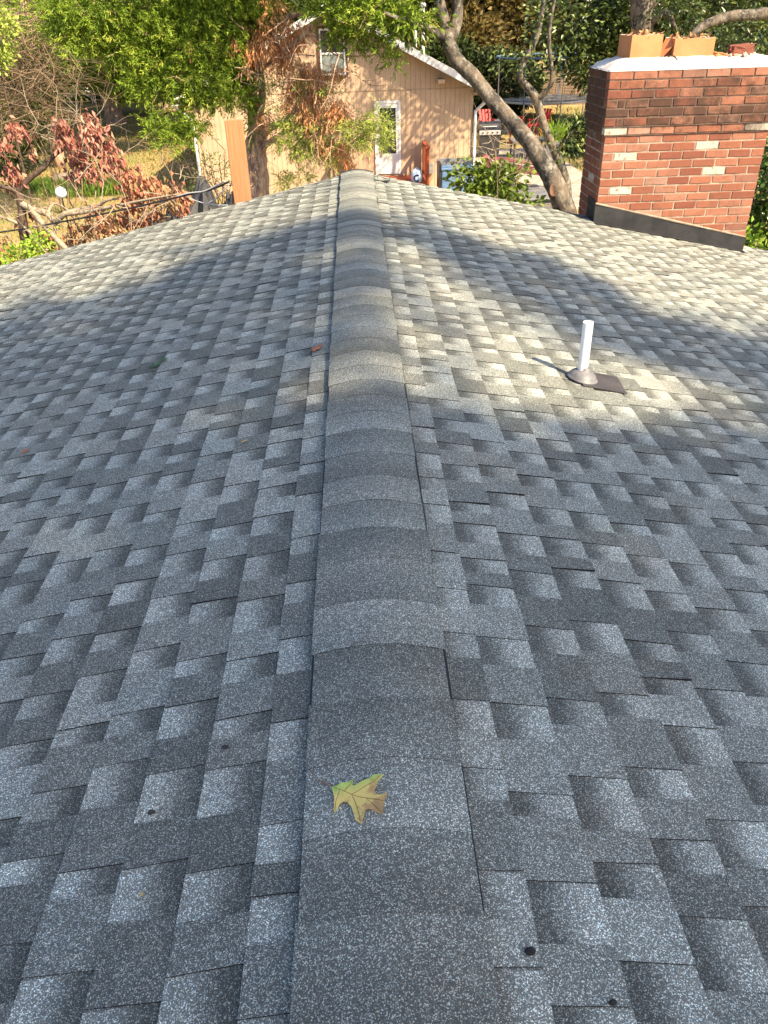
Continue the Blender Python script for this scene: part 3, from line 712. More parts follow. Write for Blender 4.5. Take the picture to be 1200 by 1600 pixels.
P = np.column_stack([rng.uniform(2.58, 2.85, 60), rng.uniform(8.23, 8.5, 60), rng.uniform(ZC+.17, ZC+.205, 60)]); leaves('dry_leaf_pile', LM['litter'], P, rng.normal(size=(60, 3)), .05, .03, lt, kind='stuff')
P = np.column_stack([rng.uniform(3.0, 3.34, 50), rng.uniform(8.23, 8.48, 50), rng.uniform(ZC+.13, ZC+.175, 50)])
lt = thing('leaf_litter', 'dry curled leaves caught in the rim of the wider flue tile', 'leaves', (3.17, 8.35, ZC+.15)); leaves('dry_leaf_pile', LM['litter'], P, rng.normal(size=(50, 3)), .05, .03, lt, kind='stuff')

# ================================================================== POST AND SERVICE CABLES BEYOND THE ROOF EDGE
PY = 8.78; pt = at(365, 187, PY); xw = .083
wp = thing('timber_post', 'orange cedar board post standing just beyond the far roof edge', 'post', (pt.x, PY, GZ))
mb = MB(); mb.box((pt.x-.062, PY-.045, GZ-.1), (pt.x+xw, PY+.02, pt.z)); mb.build('board', M['postwood'], wp, bevel=.004)
mb = MB(); mb.box((pt.x-xw-.004, PY-.050, GZ-.1), (pt.x-.0625, PY+.09, pt.z-.004)); mb.build('board', M['postwood'], wp, bevel=.004)
mb = MB(); mb.box((pt.x-.062, PY+.0205, GZ-.1), (pt.x+xw-.002, PY+.085, pt.z-.01)); mb.build('board', M['postwood'], wp, bevel=.004)
def cable(name, label, pix, r, mat, grp=None):
    mb = MB(); mb.tube(smooth_path([at(*p) for p in pix], 6), r, 7); return tag(mb.build(name, mat, smooth=True), label, 'cable', grp)
cable('service_cable', 'long black service cable sagging past the red leaved tree to the cedar post', [(-260, 398, 12), (0, 363, 10.6), (100, 346, 10.1), (200, 326, 9.6), (290, 305, 9.2), (330, 296, 8.95), (358, 284, 8.75)], .011, M['cable'])
cable('service_cable', 'pale aluminium wire twisted along the end of the black service cable', [(250, 317, 9.42), (290, 303, 9.19), (318, 299, 9.02), (338, 290, 8.9), (351, 283, 8.76)], .008, M['cablepale'])
cable('service_cable', 'pale loop of wire hanging below the black service cable', [(290, 306, 9.2), (310, 315, 9.1), (335, 320, 8.98), (356, 321, 8.78)], .007, M['cablepale'])
cable('service_cable', 'thin pale wire end drooping from the cedar post', [(325, 317, 9.0), (338, 310, 8.9), (350, 296, 8.8), (362, 286, 8.76)], .006, M['cablepale'])

# ================================================================== NEIGHBOURING HOUSE
WY = 26.0; HX0, HX1 = -4.80, 3.60; PX = -0.60; PZ = 1.62; RS = .485
nh = thing('neighbour_house', 'tan sided gable house with white trim beyond the shingle roof', 'house', ((HX0+HX1)/2, 31, GZ))
ztop = lambda x: PZ - .10 - RS*abs(x-PX)
mb = MB(); x = HX0; pw = .148; ZS = -.58
while x < HX1-1e-6:
    x1 = min(x+pw, HX1); g = .009
    cuts = sorted({x, x1-g, x1} | ({PX} if x < PX < x1-g else set()))
    for a, b_ in zip(cuts[:-1], cuts[1:]):
        dep = .008 if a >= x1-g-1e-6 else 0; y = WY+dep
        mb.add([(a, y, GZ-.1), (b_, y, GZ-.1), (b_, y, ztop(b_)), (a, y, ztop(a))], [(0, 1, 2, 3)], 1 if dep else 0)
    for xx in (x1-g, x1):
        mb.add([(xx, WY, GZ-.1), (xx, WY+.008, GZ-.1), (xx, WY+.008, ztop(xx)), (xx, WY, ztop(xx))], [(0, 1, 2, 3)], 1)
    x = x1
zz = ztop(HX0); D2 = 36.5
mb.add([(HX0, WY, GZ-.1), (HX0, D2, GZ-.1), (HX0, D2, zz), (HX0, WY, zz)], [(0, 3, 2, 1)]); mb.add([(HX1, WY, GZ-.1), (HX1, D2, GZ-.1), (HX1, D2, ztop(HX1)), (HX1, WY, ztop(HX1))], [(0, 1, 2, 3)])
mb.add([(HX0, D2, GZ-.1), (HX1, D2, GZ-.1), (HX1, D2, ztop(HX1)), (PX, D2, ztop(PX)), (HX0, D2, zz)], [(4, 3, 2, 1, 0)])
mb.build('wall', [M['siding'], M['groove']], nh)
mb = MB(); mb.box((HX0, WY-.012, ZS-.012), (HX1, WY-.002, ZS+.012)); mb.build('siding_seam', M['groove'], nh)  # panel seam; the darker strip stands in for its shadow line
OV = .42; RO = .5
for S, ex in ((-1, HX0-OV), (1, HX1+OV)):
    ez = PZ-RS*abs(ex-PX)
    mb = MB(); vs = [(PX, WY-RO, PZ), (ex, WY-RO, ez), (ex, D2+.4, ez), (PX, D2+.4, PZ)]; vb = [(a, b_, c-.09) for a, b_, c in vs]
    fs = [(0,1,2,3),(7,6,5,4),(0,4,5,1),(1,5,6,2),(2,6,7,3),(3,7,4,0)]; mb.add(vs+vb, fs if S > 0 else [f[::-1] for f in fs]); mb.build('roof', M['nroof'], nh)
    mb = MB(); mb.bar((PX+S*.0, WY-RO-.016, PZ-.075), (ex, WY-RO-.016, ez-.075), .03, .19); mb.build('rake_board', M['white'], nh)
    gx = ex+S*.05; mb = MB(); mb.box((min(gx-.06, gx+.06), WY-RO, ez-.16), (max(gx-.06, gx+.06), D2, ez-.03)); mb.build('gutter', M['white'], nh, bevel=.015)
    cx = HX1 if S > 0 else HX0
    mb = MB(); mb.tube(smooth_path([(gx, WY-.3, ez-.12), (gx-S*.02, WY-.28, ez-.22), (cx+S*.10, WY-.07, ez-.55), (cx+S*.06, WY-.06, ez-.75), (cx+S*.06, WY-.06, GZ+.12), (cx+S*.06, WY-.22, GZ+.05)], 5), .048, 8); mb.build('downspout', M['white'], nh, smooth=True)
    mb = MB(); mb.box((min(cx-S*.02, ex+S*.0), WY-.06, ez-.16), (max(cx-S*.02, ex-S*.02), WY-.02, ztop(cx)-.18)); mb.build('eave_return', M['siding'], nh)
mb = MB(); lb = at(692, 127, WY-.2); mb.box((lb.x-.16, WY-.35, lb.z-.05), (lb.x+.06, WY-.002, lb.z+.06)); mb.build('beam_end', M['siding'], nh, bevel=.01)
# window
a = at(497, 36, WY); b_ = at(541, 117, WY); wx0, wx1, wz1, wz0 = a.x, b_.x, 1.02, b_.z
win = MB(); fw = .07
win.box((wx0-fw, WY-.05, wz0-fw), (wx0, WY-.003, wz1+fw)); win.box((wx1, WY-.05, wz0-fw), (wx1+fw, WY-.003, wz1+fw)); win.box((wx0, WY-.05, wz1), (wx1, WY-.003, wz1+fw)); win.box((wx0, WY-.065, wz0-fw), (wx1, WY-.003, wz0))
M['browntrim'] = pm('dark_brown_trim', (0.10, 0.045, 0.025), rough=.7)
wo = win.build('window', M['browntrim'], nh); mz = (wz0+wz1)/2-.03
mb = MB(); s_ = .045
for z0, z1, y in ((wz0, mz+.02, WY-.028), (mz-.02, wz1, WY-.020)):
    mb.box((wx0+.001, y-.014, z0), (wx0+s_, y, z1)); mb.box((wx1-s_, y-.014, z0), (wx1-.001, y, z1)); mb.box((wx0+s_, y-.014, z0), (wx1-s_, y, z0+s_)); mb.box((wx0+s_, y-.014, z1-s_), (wx1-s_, y, z1))
mb.build('sash', M['white'], wo)
for z0, z1, y in ((wz0+s_, mz-.02, WY-.022), (mz+.02, wz1-s_, WY-.014)):
    mb = MB(); mb.box((wx0+s_, y, z0), (wx1-s_, y+.003, z1)); mb.build('pane', M['glass'] if z0 > mz-.1 else M['blind'], wo)
# door
a = at(584, 158, WY); b_ = at(627, 272, WY); dx0, dx1, dz1, dz0 = a.x, b_.x, a.z, -2.90
dr = MB(); f = .075
dr.box((dx0-.005, WY-.045, dz0), (dx0+f, WY-.003, dz1)); dr.box((dx1-f, WY-.045, dz0), (dx1, WY-.003, dz1)); dr.box((dx0+f, WY-.045, dz1-f), (dx1-f, WY-.003, dz1))
do = dr.build('door', M['white'], nh, bevel=.004)
px0, px1 = dx0+.16, dx1-.15; pz0, pz1 = dz0+.60, dz1-.19; i = .02
mb = MB(); y0, y1 = WY-.032, WY-.006
mb.box((dx0+f+.003, y0, dz0+.02), (px0, y1, dz1-f-.003)); mb.box((px1, y0, dz0+.02), (dx1-f-.003, y1, dz1-f-.003)); mb.box((px0, y0, dz0+.02), (px1, y1, pz0)); mb.box((px0, y0, pz1), (px1, y1, dz1-f-.003))
mb.build('door_leaf', M['white'], do)
mb = MB(); pm_ = (pz0+pz1)/2; mb.box((px0, y0+.004, pm_-.018), (px1, y0+.014, pm_+.018)); mb.build('glazing_bar', M['white'], do)
for z0, z1 in ((pz0, pm_-.018), (pm_+.018, pz1)):
    mb = MB(); mb.box((px0, y1-.012, z0), (px1, y1-.009, z1)); mb.build('pane', M['glass'], do)
mb = MB(); mb.tube([(dx0+f+.06, y0-.03, dz0+.98), (dx0+f+.06, y0-.03, dz0+1.10)], .012, 8); mb.tube([(dx0+f+.06, y0-.03, dz0+1.04), (dx0+f+.06, y0, dz0+1.04)], .01, 6); mb.build('handle', M['black'], do)
a = at(671, 263, WY); mb = MB(); mb.box((a.x-.12, WY-.12, a.z-.14), (a.x+.12, WY-.003, a.z+.14)); mb.build('meter_box', M['metal'], nh, bevel=.01)
for px, h in ((649, .95), (661, 1.3)):
    p = at(px, 62, 29.5); zb = PZ-RS*abs(p.x-PX); mb = MB(); mb.tube([(p.x, 29.5, zb-.05), (p.x, 29.5, zb+h)], .05, 10); mb.lathe((p.x, 29.5, zb+h), [(.05, 0), (.09, .01), (.09, .08), (.03, .13)], 10); mb.build('roof_vent', M['white'], nh)

# deck with rails
dk = thing('deck', 'small red stained wooden landing with rails below the white door', 'deck', (1.2, 25.2, GZ))
X0, X1, YA, YB, ZD = -.35, 2.15, 24.55, 25.94, -2.93
n = 14
for i in range(n):
    y0 = YA+(YB-YA)*i/n; mb = MB(); mb.box((X0, y0, ZD-.04), (X1, y0+(YB-YA)/n-.008, ZD)); mb.build('plank', M['redwood'], dk)
for x in (X0+.05, X1-.05):
    for y in (YA+.06, YB-.10):
        mb = MB(); mb.box((x-.05, y-.05, GZ-.08), (x+.05, y+.05, ZD+.92)); mb.build('post', M['redwood'], dk, bevel=.006)
    mb = MB(); mb.bar((x, YA-.05, ZD+.95), (x, YB-.02, ZD+.95), .12, .045); mb.build('rail', M['redwood'], dk)
    mb = MB(); mb.bar((x, YA+.10, ZD+.12), (x, YB-.14, ZD+.12), .04, .07); mb.build('rail', M['redwood'], dk)
    for k in range(8):
        y = YA+.2+k*.14; mb = MB(); mb.box((x-.018, y-.018, ZD+.15), (x+.018, y+.018, ZD+.93)); mb.build('baluster', M['redwood'], dk)
mb = MB(); mb.box((X0, YA-.03, ZD-.19), (X1, YA-.004, ZD-.042)); mb.build('skirt_board', M['redwood'], dk)
for k in (0, 1):
    mb = MB(); mb.box((.3, YA-.32-k*.28, GZ-.05), (1.6, YA-.05-k*.28+.0, ZD-.16-k*.15)); mb.build('step', M['redwood'], dk)
# pale blue domed container with a C mark
c = at(651, 282, 24.75); cz = ZD+.001
ct = thing('container', 'pale blue domed container with a dark blue C mark beside the deck rail', 'container', (c.x, 24.75, cz))
mb = MB(); mb.lathe((c.x, 24.75, cz), [(.15, 0), (.165, .02), (.17, .16), (.155, .25), (.115, .32), (.05, .355), (.01, .36)], 24); mb.build('body', M['paleblue'], ct, smooth=True)
mb = MB(); arc = []
for k in range(15):
    a = math.radians(-60 + 300*k/14); px_, pz_ = -.082*math.cos(a)*-1, .082*math.sin(a)
    xx = -.085*math.sin(math.radians(30+300*k/14)); zz_ = .085*math.cos(math.radians(30+300*k/14)); xx, zz_ = zz_*-1*0 + .085*math.cos(math.radians(50+260*k/14)), .085*math.sin(math.radians(50+260*k/14))
    arc.append((c.x+xx, 24.75-math.sqrt(max(.175**2-xx*xx, 0)), cz+.13+zz_))
mb.tube(arc, .022, 6); mb.build('letter_mark', M['navy'], ct)
mb = MB(); mb.tube([(c.x-.07, 24.75, cz+.335), (c.x, 24.75, cz+.40), (c.x+.07, 24.75, cz+.335)], .012, 6); mb.build('carry_handle', M['paleblue'], ct)

# ================================================================== RIGHT HAND YARD
# blue storage bin against the wall with wooden back panel
p = at(712, 290, 23.0); rt = thing('storage_bin', 'pale blue storage bin with dark frame half hidden by the leafy bush', 'bin', (p.x, 23, GZ))
mb = MB(); mb.box((p.x-.42, 22.75, GZ-.02), (p.x+.45, 23.3, GZ+1.02)); mb.build('tub', M['bluepaint'], rt, bevel=.03)
mb = MB(); mb.box((p.x-.50, 23.305, GZ-.02), (p.x+.52, 23.36, GZ+1.25)); mb.build('back_board', M['greybox'], rt, bevel=.01)
mb = MB(); mb.box((p.x-.50, 22.75, GZ-.02), (p.x-.425, 23.30, GZ+1.2)); mb.build('side_board', M['black'], rt, bevel=.01)
mb = MB(); mb.box((p.x-.44, 22.72, GZ+1.025), (p.x+.47, 23.30, GZ+1.09)); mb.build('lid', M['bluepaint'], rt, bevel=.02)
# gas grill
g = onz(762, 246, GZ); gx, gy = g.x, g.y
gr = thing('gas_grill', 'black gas grill with pale control panel on the patio', 'grill', (gx, gy, GZ+.03)); z = GZ+.03
mb = MB(); mb.box((gx-.38, gy-.28, z+.12), (gx+.38, gy+.28, z+.78)); mb.build('cabinet', M['black'], gr, bevel=.01)
mb = MB(); mb.box((gx-.40, gy-.34, z+.785), (gx+.40, gy-.26, z+.93)); pn = mb.build('control_panel', M['steel'], gr, bevel=.01)
for k in range(4):
    mb = MB(); mb.tube([(gx-.27+k*.18, gy-.345, z+.86), (gx-.27+k*.18, gy-.375, z+.86)], .028, 10); mb.build('knob', M['black'], pn)
mb = MB(); mb.box((gx-.40, gy-.255, z+.785), (gx+.40, gy+.28, z+.96)); mb.build('firebox', M['black'], gr, bevel=.01)
mb = MB(); n = 8; vs = []
for s in (-.40, .40):
    for k in range(n+1):
        a = math.pi*k/n; vs.append((gx+s, gy+.0-.26*math.cos(a), z+.965+.24*math.sin(a)))
mb.add(vs, [(k, k+1, n+2+k, n+1+k) for k in range(n)]+[tuple(range(n, -1, -1)), tuple(range(n+1, 2*n+2))]); ld = mb.build('lid', M['black'], gr)
mb = MB(); mb.tube([(gx-.25, gy-.30, z+1.06), (gx+.25, gy-.30, z+1.06)], .018, 8); mb.build('handle', M['steel'], ld)
for s in (-1, 1):
    mb = MB(); mb.box((gx+s*.62-.2, gy-.22, z+.86), (gx+s*.62+.2, gy+.22, z+.90)); mb.build('side_shelf', M['black'], gr, bevel=.006)
    for k in (-1, 1):
        mb = MB(); mb.tube([(gx+s*.33-.025, gy+k*.22, z+.062), (gx+s*.33+.025, gy+k*.22, z+.062)], .06, 12); mb.build('wheel', M['black'], gr)
# maroon bench seen end-on beside the wall
q0 = at(740, 252, 26.6); rt = thing('slatted_bench', 'long low maroon slatted bench beside the house corner', 'bench', (4.9, 25.2, GZ)); z = GZ+.03
for k in range(5):
    mb = MB(); mb.bar((3.95, 26.1-.13*k, z+.86), (6.15, 25.35-.13*k, z+.62), .12, .035); mb.build('slat', M['maroon'], rt, bevel=.004)
mb = MB(); mb.bar((3.95, 25.49, z+.70), (6.15, 24.74, z+.46), .03, .22); mb.build('front_board', M['maroon'], rt)
for (x, y, h) in ((4.1, 26.0, .82), (4.1, 25.5, .82), (6.0, 25.35, .6), (6.0, 24.88, .6)):
    mb = MB(); mb.box((x-.04, y-.04, z-.01), (x+.04, y+.04, z+h)); mb.build('leg', M['maroon'], rt)
# patio table and red chairs
def table(x, y, label):
    t = thing('patio_table', label, 'table', (x, y, GZ)); z = GZ
    mb = MB(); mb.lathe((x, y, z+.70), [(.60, 0), (.62, .015), (.60, .03)], 24); mb.build('table_top', M['greybox'], t)
    for k in range(4):
        a = k*math.pi/2+.5; mb = MB(); mb.tube([(x+.2*math.cos(a), y+.2*math.sin(a), z+.70), (x+.5*math.cos(a), y+.5*math.sin(a), z-.02)], .02, 6); mb.build('leg', M['black'], t)
def rchair(x, y, rz, label, grp=None):
    t = thing('patio_chair', label, 'chair', (x, y, GZ)); R = Matrix.Translation((x, y, GZ)) @ Matrix.Rotation(rz, 4, 'Z')
    def B(lo, hi, nm, bev=.02): 
        mb = MB(); mb.box(lo, hi, M=R); mb.build(nm, M['redplastic'], t, bevel=bev)
    B((-.28, -.28, .38), (.28, .28, .43), 'seat'); 
    for k in range(4): 
        mb = MB(); mb.bar(R @ Vector((-.21+k*.14, .27, .44)), R @ Vector((-.23+k*.153, .46, 1.02)), .115, .03, up=R.to_3x3() @ Vector((0, 1, 0))); mb.build('back_slat', M['redplastic'], t, bevel=.008)
    for s in (-1, 1):
        B((s*.34-.05, -.30, .60), (s*.34+.05, .30, .635), 'armrest', .01); 
        for yy in (-.26, .24): B((s*.33-.03, yy-.03, -.02), (s*.33+.03, yy+.03, .595), 'leg', .006)
table(6.6, 36.6, 'grey round patio table standing between the red chairs')
rchair(5.9, 37.7, .25, 'red plastic garden chair behind the patio table, its back slats upright'); rchair(6.9, 35.4, 2.6, 'red plastic garden chair in front of the patio table, turned away'); rchair(8.1, 37.4, -.9, 'red plastic garden chair half hidden by the leaning trunk')
# small side table on the patio edge
rt = thing('side_table', 'low grey slab table beside the gas grill', 'table', (6.55, 31.2, GZ)); mb = MB(); mb.box((5.75, 30.8, GZ+.60), (7.1, 31.7, GZ+.66)); mb.build('table_top', M['greybox'], rt, bevel=.01)
for x in (5.85, 7.0):
    for y in (30.9, 31.6):
        mb = MB(); mb.box((x-.03, y-.03, GZ+.0), (x+.03, y+.03, GZ+.599)); mb.build('leg', M['black'], rt)
# planter with grassy plant
p = onz(862, 252, GZ); rt = thing('planter', 'grey tapered pot holding a spiky yellow green plant', 'planter', (p.x, p.y, GZ))
mb = MB(); mb.lathe((p.x, p.y, GZ-.03), [(.26, 0), (.38, .62), (.41, .63), (.41, .70), (.36, .70), (.34, .6)], 4, M=Matrix.Rotation(.6, 3, 'Z')); mb.build('pot', M['greybox'], rt)
n = 260; a = rng.uniform(0, 6.28, n); D = np.column_stack([np.cos(a)*.6, np.sin(a)*.6, rng.uniform(.5, 1.4, n)]); P = np.array([p.x, p.y, GZ+.62])+rng.normal(size=(n, 3))*.08; leaves('plant', LM['lime'], P, D, rng.uniform(.4, .85, n), .05, rt)
# trampoline with safety net
tx, ty, tr_ = 9.5, 43.6, 2.3
rt = thing('trampoline', 'round trampoline with pale rim, thin legs and blue topped safety net', 'trampoline', (tx, ty, GZ)); zt_ = GZ+.85
ring = lambda R_, z: [(tx+R_*math.cos(2*math.pi*k/36), ty+R_*math.sin(2*math.pi*k/36), z) for k in range(37)]
mb = MB(); mb.tube(ring(tr_, zt_), .035, 6, cap=False); mb.build('rim', M['steel'], rt)
mb = MB(); mb.lathe((tx, ty, zt_-.02), [(.01, 0), (tr_-.15, 0), (tr_-.15, .012), (.01, .012)], 36); mb.build('mat', M['net'], rt)
mb = MB(); mb.lathe((tx, ty, zt_+.03), [(tr_-.28, 0), (tr_+.03, 0), (tr_+.03, .03), (tr_-.28, .03)], 36); mb.build('edge_pad', M['steel'], rt)
for k in range(8):
    a = 2*math.pi*k/8+.2; x, y = tx+tr_*math.cos(a), ty+tr_*math.sin(a)
    mb = MB(); mb.tube([(x, y, GZ-.06), (x, y, zt_-.03)], .03, 6); mb.build('leg', M['steel'], rt)
    mb = MB(); mb.tube([(x*1.0+.05*math.cos(a), y+.05*math.sin(a), zt_), (x+.08*math.cos(a), y+.08*math.sin(a), zt_+1.9)], .028, 6); mb.build('net_pole', M['bluepaint'] if k % 2 else M['steel'], rt)
mb = MB(); mb.tube(ring(tr_+.08, zt_+1.9), .045, 6, cap=False); mb.build('top_ring', M['bluepaint'], rt)
mb = MB()
for k in range(60):
    a = 2*math.pi*k/60; mb.tube([(tx+(tr_-.05)*math.cos(a), ty+(tr_-.05)*math.sin(a), zt_+.03), (tx+(tr_+.02)*math.cos(a), ty+(tr_+.02)*math.sin(a), zt_+1.86)], .006, 3, cap=False)
for k in range(14): mb.tube(ring(tr_-.02, zt_+.1+k*.13), .006, 3, cap=False)
mb.build('net', M['net'], rt)
# board fence behind the yard
fr = thing('board_fence', 'weathered brown board fence behind the trampoline', 'fence', (9, 50, GZ))
M['fence'] = pm('weathered_fence', (0.24, 0.17, 0.11), (0.13, 0.09, 0.06), scale=4, rough=.9, stretch=(8, 8, .6))
for k in range(64):
    x = 1.0+k*.28; h = GZ+1.75+random.uniform(-.03, .03); mb = MB(); mb.box((x, 50+random.uniform(0, .01), GZ-.1), (x+.265, 50.03, h)); mb.build('board', M['fence'], fr)
for zz_ in (.4, 1.4):
    mb = MB(); mb.box((1.0, 50.035, GZ+zz_), (18.9, 50.08, GZ+zz_+.09)); mb.build('rail', M['fence'], fr)
# grey lidded cart under the leaning trunk
p = at(832, 305, 17.5); rt = thing('lidded_cart', 'grey lidded cart with blue rim parked below the leaning trunk', 'cart', (p.x, 17.5, GZ))
mb = MB(); mb.box((p.x-.48, 17.0, GZ+.1), (p.x+.42, 18.1, p.z-.03)); mb.build('tub', M['greybox'], rt, bevel=.05)
mb = MB(); mb.box((p.x-.52, 16.95, p.z-.028), (p.x+.46, 18.15, p.z+.05)); mb.build('lid', M['greybox'], rt, bevel=.035)
mb = MB(); mb.bar((p.x+.475, 16.95, p.z), (p.x+.475, 18.15, p.z), .03, .06); mb.bar((p.x-.5, 18.165, p.z), (p.x+.46, 18.165, p.z), .03, .06); mb.build('rim', M['bluepaint'], rt)
for s in (-1, 1):
    mb = MB(); mb.tube([(p.x+s*.4-.04, 17.2, GZ+.13), (p.x+s*.4+.04, 17.2, GZ+.13)], .15, 14); mb.build('wheel', M['black'], rt)

# ================================================================== TREES AND PLANTS, RIGHT
def V3(l): return [at(*p) for p in l]
# leaning trunk
lt = thing('leaning_tree', 'thick mottled grey trunk curving up and leaning left beside the chimney', 'tree', (at(890, 335, 12.0).x+.25, 12.0, GZ))
mb = MB(); b0 = at(890, 330, 12.0)
branch(mb, [(b0.x+.35, 12.0, GZ-.1), (b0.x+.2, 12.0, GZ+1.0), (b0.x+.03, 12.0, b0.z-.25)] + V3([(872, 300, 12.0), (853, 262, 12.1), (829, 225, 12.2), (798, 188, 12.4), (768, 155, 12.5), (738, 118, 12.6), (712, 92, 12.7), (700, 60, 12.8), (690, 20, 12.9), (676, -40, 13.0), (655, -110, 13.2)]), (.26, .20, .165, .150, .136, .118, .108, .103, .102, .10, .095, .085, .072, .06), 14, .05, 5)
branch(mb, V3([(703, 66, 12.8), (715, 20, 12.9), (712, -40, 13.0), (725, -120, 13.2)]), (.09, .085, .07, .05), 9)
branch(mb, V3([(697, 60, 12.8), (670, 45, 12.7), (648, 38, 12.5), (600, 20, 12.3)]), (.07, .055, .04, .02), 8)
branch(mb, V3([(676, -40, 13.0), (600, -140, 12.5), (540, -260, 12)]), (.09, .06, .03), 8); branch(mb, V3([(725, -120, 13.2), (800, -240, 13.5), (830, -330, 13.8)]), (.05, .04, .02), 8)
mb.build('trunk', M['bark_lean'], lt, smooth=True)
s0 = at(864, 297, 11.89); mb = MB(); n_ = (CAM-s0).normalized(); R = n_.to_track_quat('Z', 'Y').to_matrix() @ Matrix(((.042, -.024, 0), (.034, .078, 0), (0, 0, .05)))
mb.lathe(s0-n_*.03, [(1.12, -.6), (1.15, .5), (.95, .95), (.80, .72), (.1, .62)], 18, M=R); mb.build('pruning_scar', M['cut'], lt, smooth=True)
A = lambda p: np.array(tuple(p))
bl = [(A(at(650, -120, 13.2)), (1.2, 1.2, .7), 120), (A(at(540, -260, 12.2)), (1.3, 1.3, .8), 140), (A(at(830, -300, 13.6)), (1.5, 1.4, .9), 160), (A(at(640, 40, 12.5)), (.35, .3, .2), 14), (A(at(720, -230, 13.2)), (1.5, 1.5, .9), 160), (np.array((5.7, 10.6, 4.4)), (1.3, 1.0, .7), 90), (np.array((4.6, 11.8, 3.2)), (.9, .8, .5), 40)]  # last two clumps, out of view, added to shade the upper trunk
P, D, T = clumps(bl, 14, .16, .3); leaves('crown', LM['bush'], P, D, .11, .055, lt, tint=T)
# second small leaning tree
t2 = thing('small_tree', 'thin forked trunk with sparse leaves beyond the leaning trunk', 'tree', (at(880, 270, 22).x, 22, GZ)); mb = MB(); b0 = at(885, 285, 22)
branch(mb, [(b0.x+.1, 22, GZ-.1), (b0.x, 22, b0.z)] + V3([(868, 240, 22), (850, 195, 22), (835, 150, 22), (812, 115, 22.1), (838, 60, 22.2), (850, 0, 22.3), (860, -60, 22.4), (850, -160, 22.5)]), (.13, .12, .11, .105, .11, .085, .07, .06, .05, .03), 9)
branch(mb, V3([(838, 155, 22), (862, 130, 21.8), (858, 60, 21.8), (866, 0, 21.8), (880, -80, 21.8)]), (.08, .06, .045, .04, .02), 7)
branch(mb, V3([(868, 240, 22), (878, 225, 21.9), (895, 205, 21.6)]), (.05, .04, .02), 6)
branch(mb, V3([(860, -60, 22.4), (920, -150, 22.6), (980, -260, 23)]), (.06, .05, .03), 7); branch(mb, [at(860, -60, 22.4), (6.6, 22.3, 3.4), (6.3, 22.0, 4.4), (5.9, 21.8, 5.2)], (.07, .05, .04, .015), 7); branch(mb, [(6.6, 22.3, 3.4), (5.9, 22.6, 3.2), (5.0, 22.7, 3.1)], (.04, .03, .01), 6); branch(mb, V3([(850, -100, 22.5), (800, -200, 22.8), (760, -300, 23)]), (.06, .05, .03), 7)
mb.build('trunk', M['bark_lean'], t2, smooth=True)
bl = [(A(at(870, 60, 21.8)), (.8, .6, .9), 16), (A(at(835, 100, 22)), (.7, .5, .4), 10), (A(at(885, 215, 21.8)), (.3, .3, .45), 14), (A(at(800, 85, 22.4)), (.6, .5, .4), 8),
      (A(at(860, -120, 22.5)), (2.2, 2, 1.0), 90), (A(at(960, -250, 23)), (2, 1.8, 1.3), 110), (A(at(770, -260, 23)), (2, 1.8, 1.2), 90), (A(at(880, -400, 23)), (2.2, 2, 1.4), 110), (np.array((6.3, 21.9, 4.2)), (1.5, .9, 1.2), 60), (np.array((5.4, 22.6, 3.2)), (.9, .5, .6), 24)]
P, D, T = clumps(bl, 13, .2, .35); leaves('crown', LM['magnolia'], P, D, .13, .065, t2, tint=T+.15)
# leafy bush on the neighbour's corner
bs = thing('leafy_bush', 'bright green broad leaved bush hiding the storage bin', 'bush', (at(765, 290, 17.0).x, 17, GZ)); mb = MB(); c0 = at(765, 300, 17.0)
for k in range(16): twiggy(mb, (c0.x+random.uniform(-.1, .1), 17+random.uniform(-.1, .1), GZ-.05), (random.uniform(-.55, .55), random.uniform(-.2, .2), 1), random.uniform(1.5, 2.5), .016, 2, .2, 4)
mb.build('stems', M['bark_pale'], bs)
bl = [(A(at(735, 278, 17)), (.34, .35, .26), 22), (A(at(765, 285, 16.9)), (.42, .4, .32), 34), (A(at(795, 300, 16.9)), (.30, .35, .25), 22), (A(at(805, 272, 17)), (.30, .25, .16), 9), (A(at(825, 318, 16.6)), (.16, .2, .12), 8), (A(at(760, 330, 16.8)), (.7, .5, .5), 60), (A(at(760, 262, 17)), (.35, .25, .14), 8)]
P, D, T = clumps(bl, 9, .12, .35); leaves('foliage', LM['bush'], P, D, rng.uniform(.10, .19, len(P)), .095, bs, tint=T)
# low shrubs in the yard
def shrub(name, label, c, r, n, mat, leaf, stems=6):
    t = thing(name, label, 'shrub', (c[0], c[1], GZ)); mb = MB()
    for k in range(stems): twiggy(mb, (c[0], c[1], GZ-.06), (random.uniform(-.6, .6), random.uniform(-.6, .6), 1), r[2]*1.7, .03, 1, .25, 4)
    mb.build('stems', M['bark_dark'], t); P, D, T = clumps([((c[0], c[1], GZ+r[2]*.95), r, n)], 12, .16, .1); leaves('foliage', mat, P, D, leaf, leaf*.5, t, tint=T)
p = onz(893, 240, GZ); shrub('round_shrub', 'dark green shrub beside the potted spiky plant', p, (.8, .7, .62), 150, LM['holly'], .16)
p = onz(780, 196, GZ); shrub('round_shrub', 'dense shaded shrub behind the red chairs under the trunk', (p.x+.5, 45.5), (2.3, 1.2, 1.5), 420, LM['woods'], .3)
p = onz(742, 190, GZ); shrub('round_shrub', 'tall dark shrub at the back corner of the tan house', (5.2, 47), (1.6, 1.2, 1.9), 380, LM['woods'], .3)
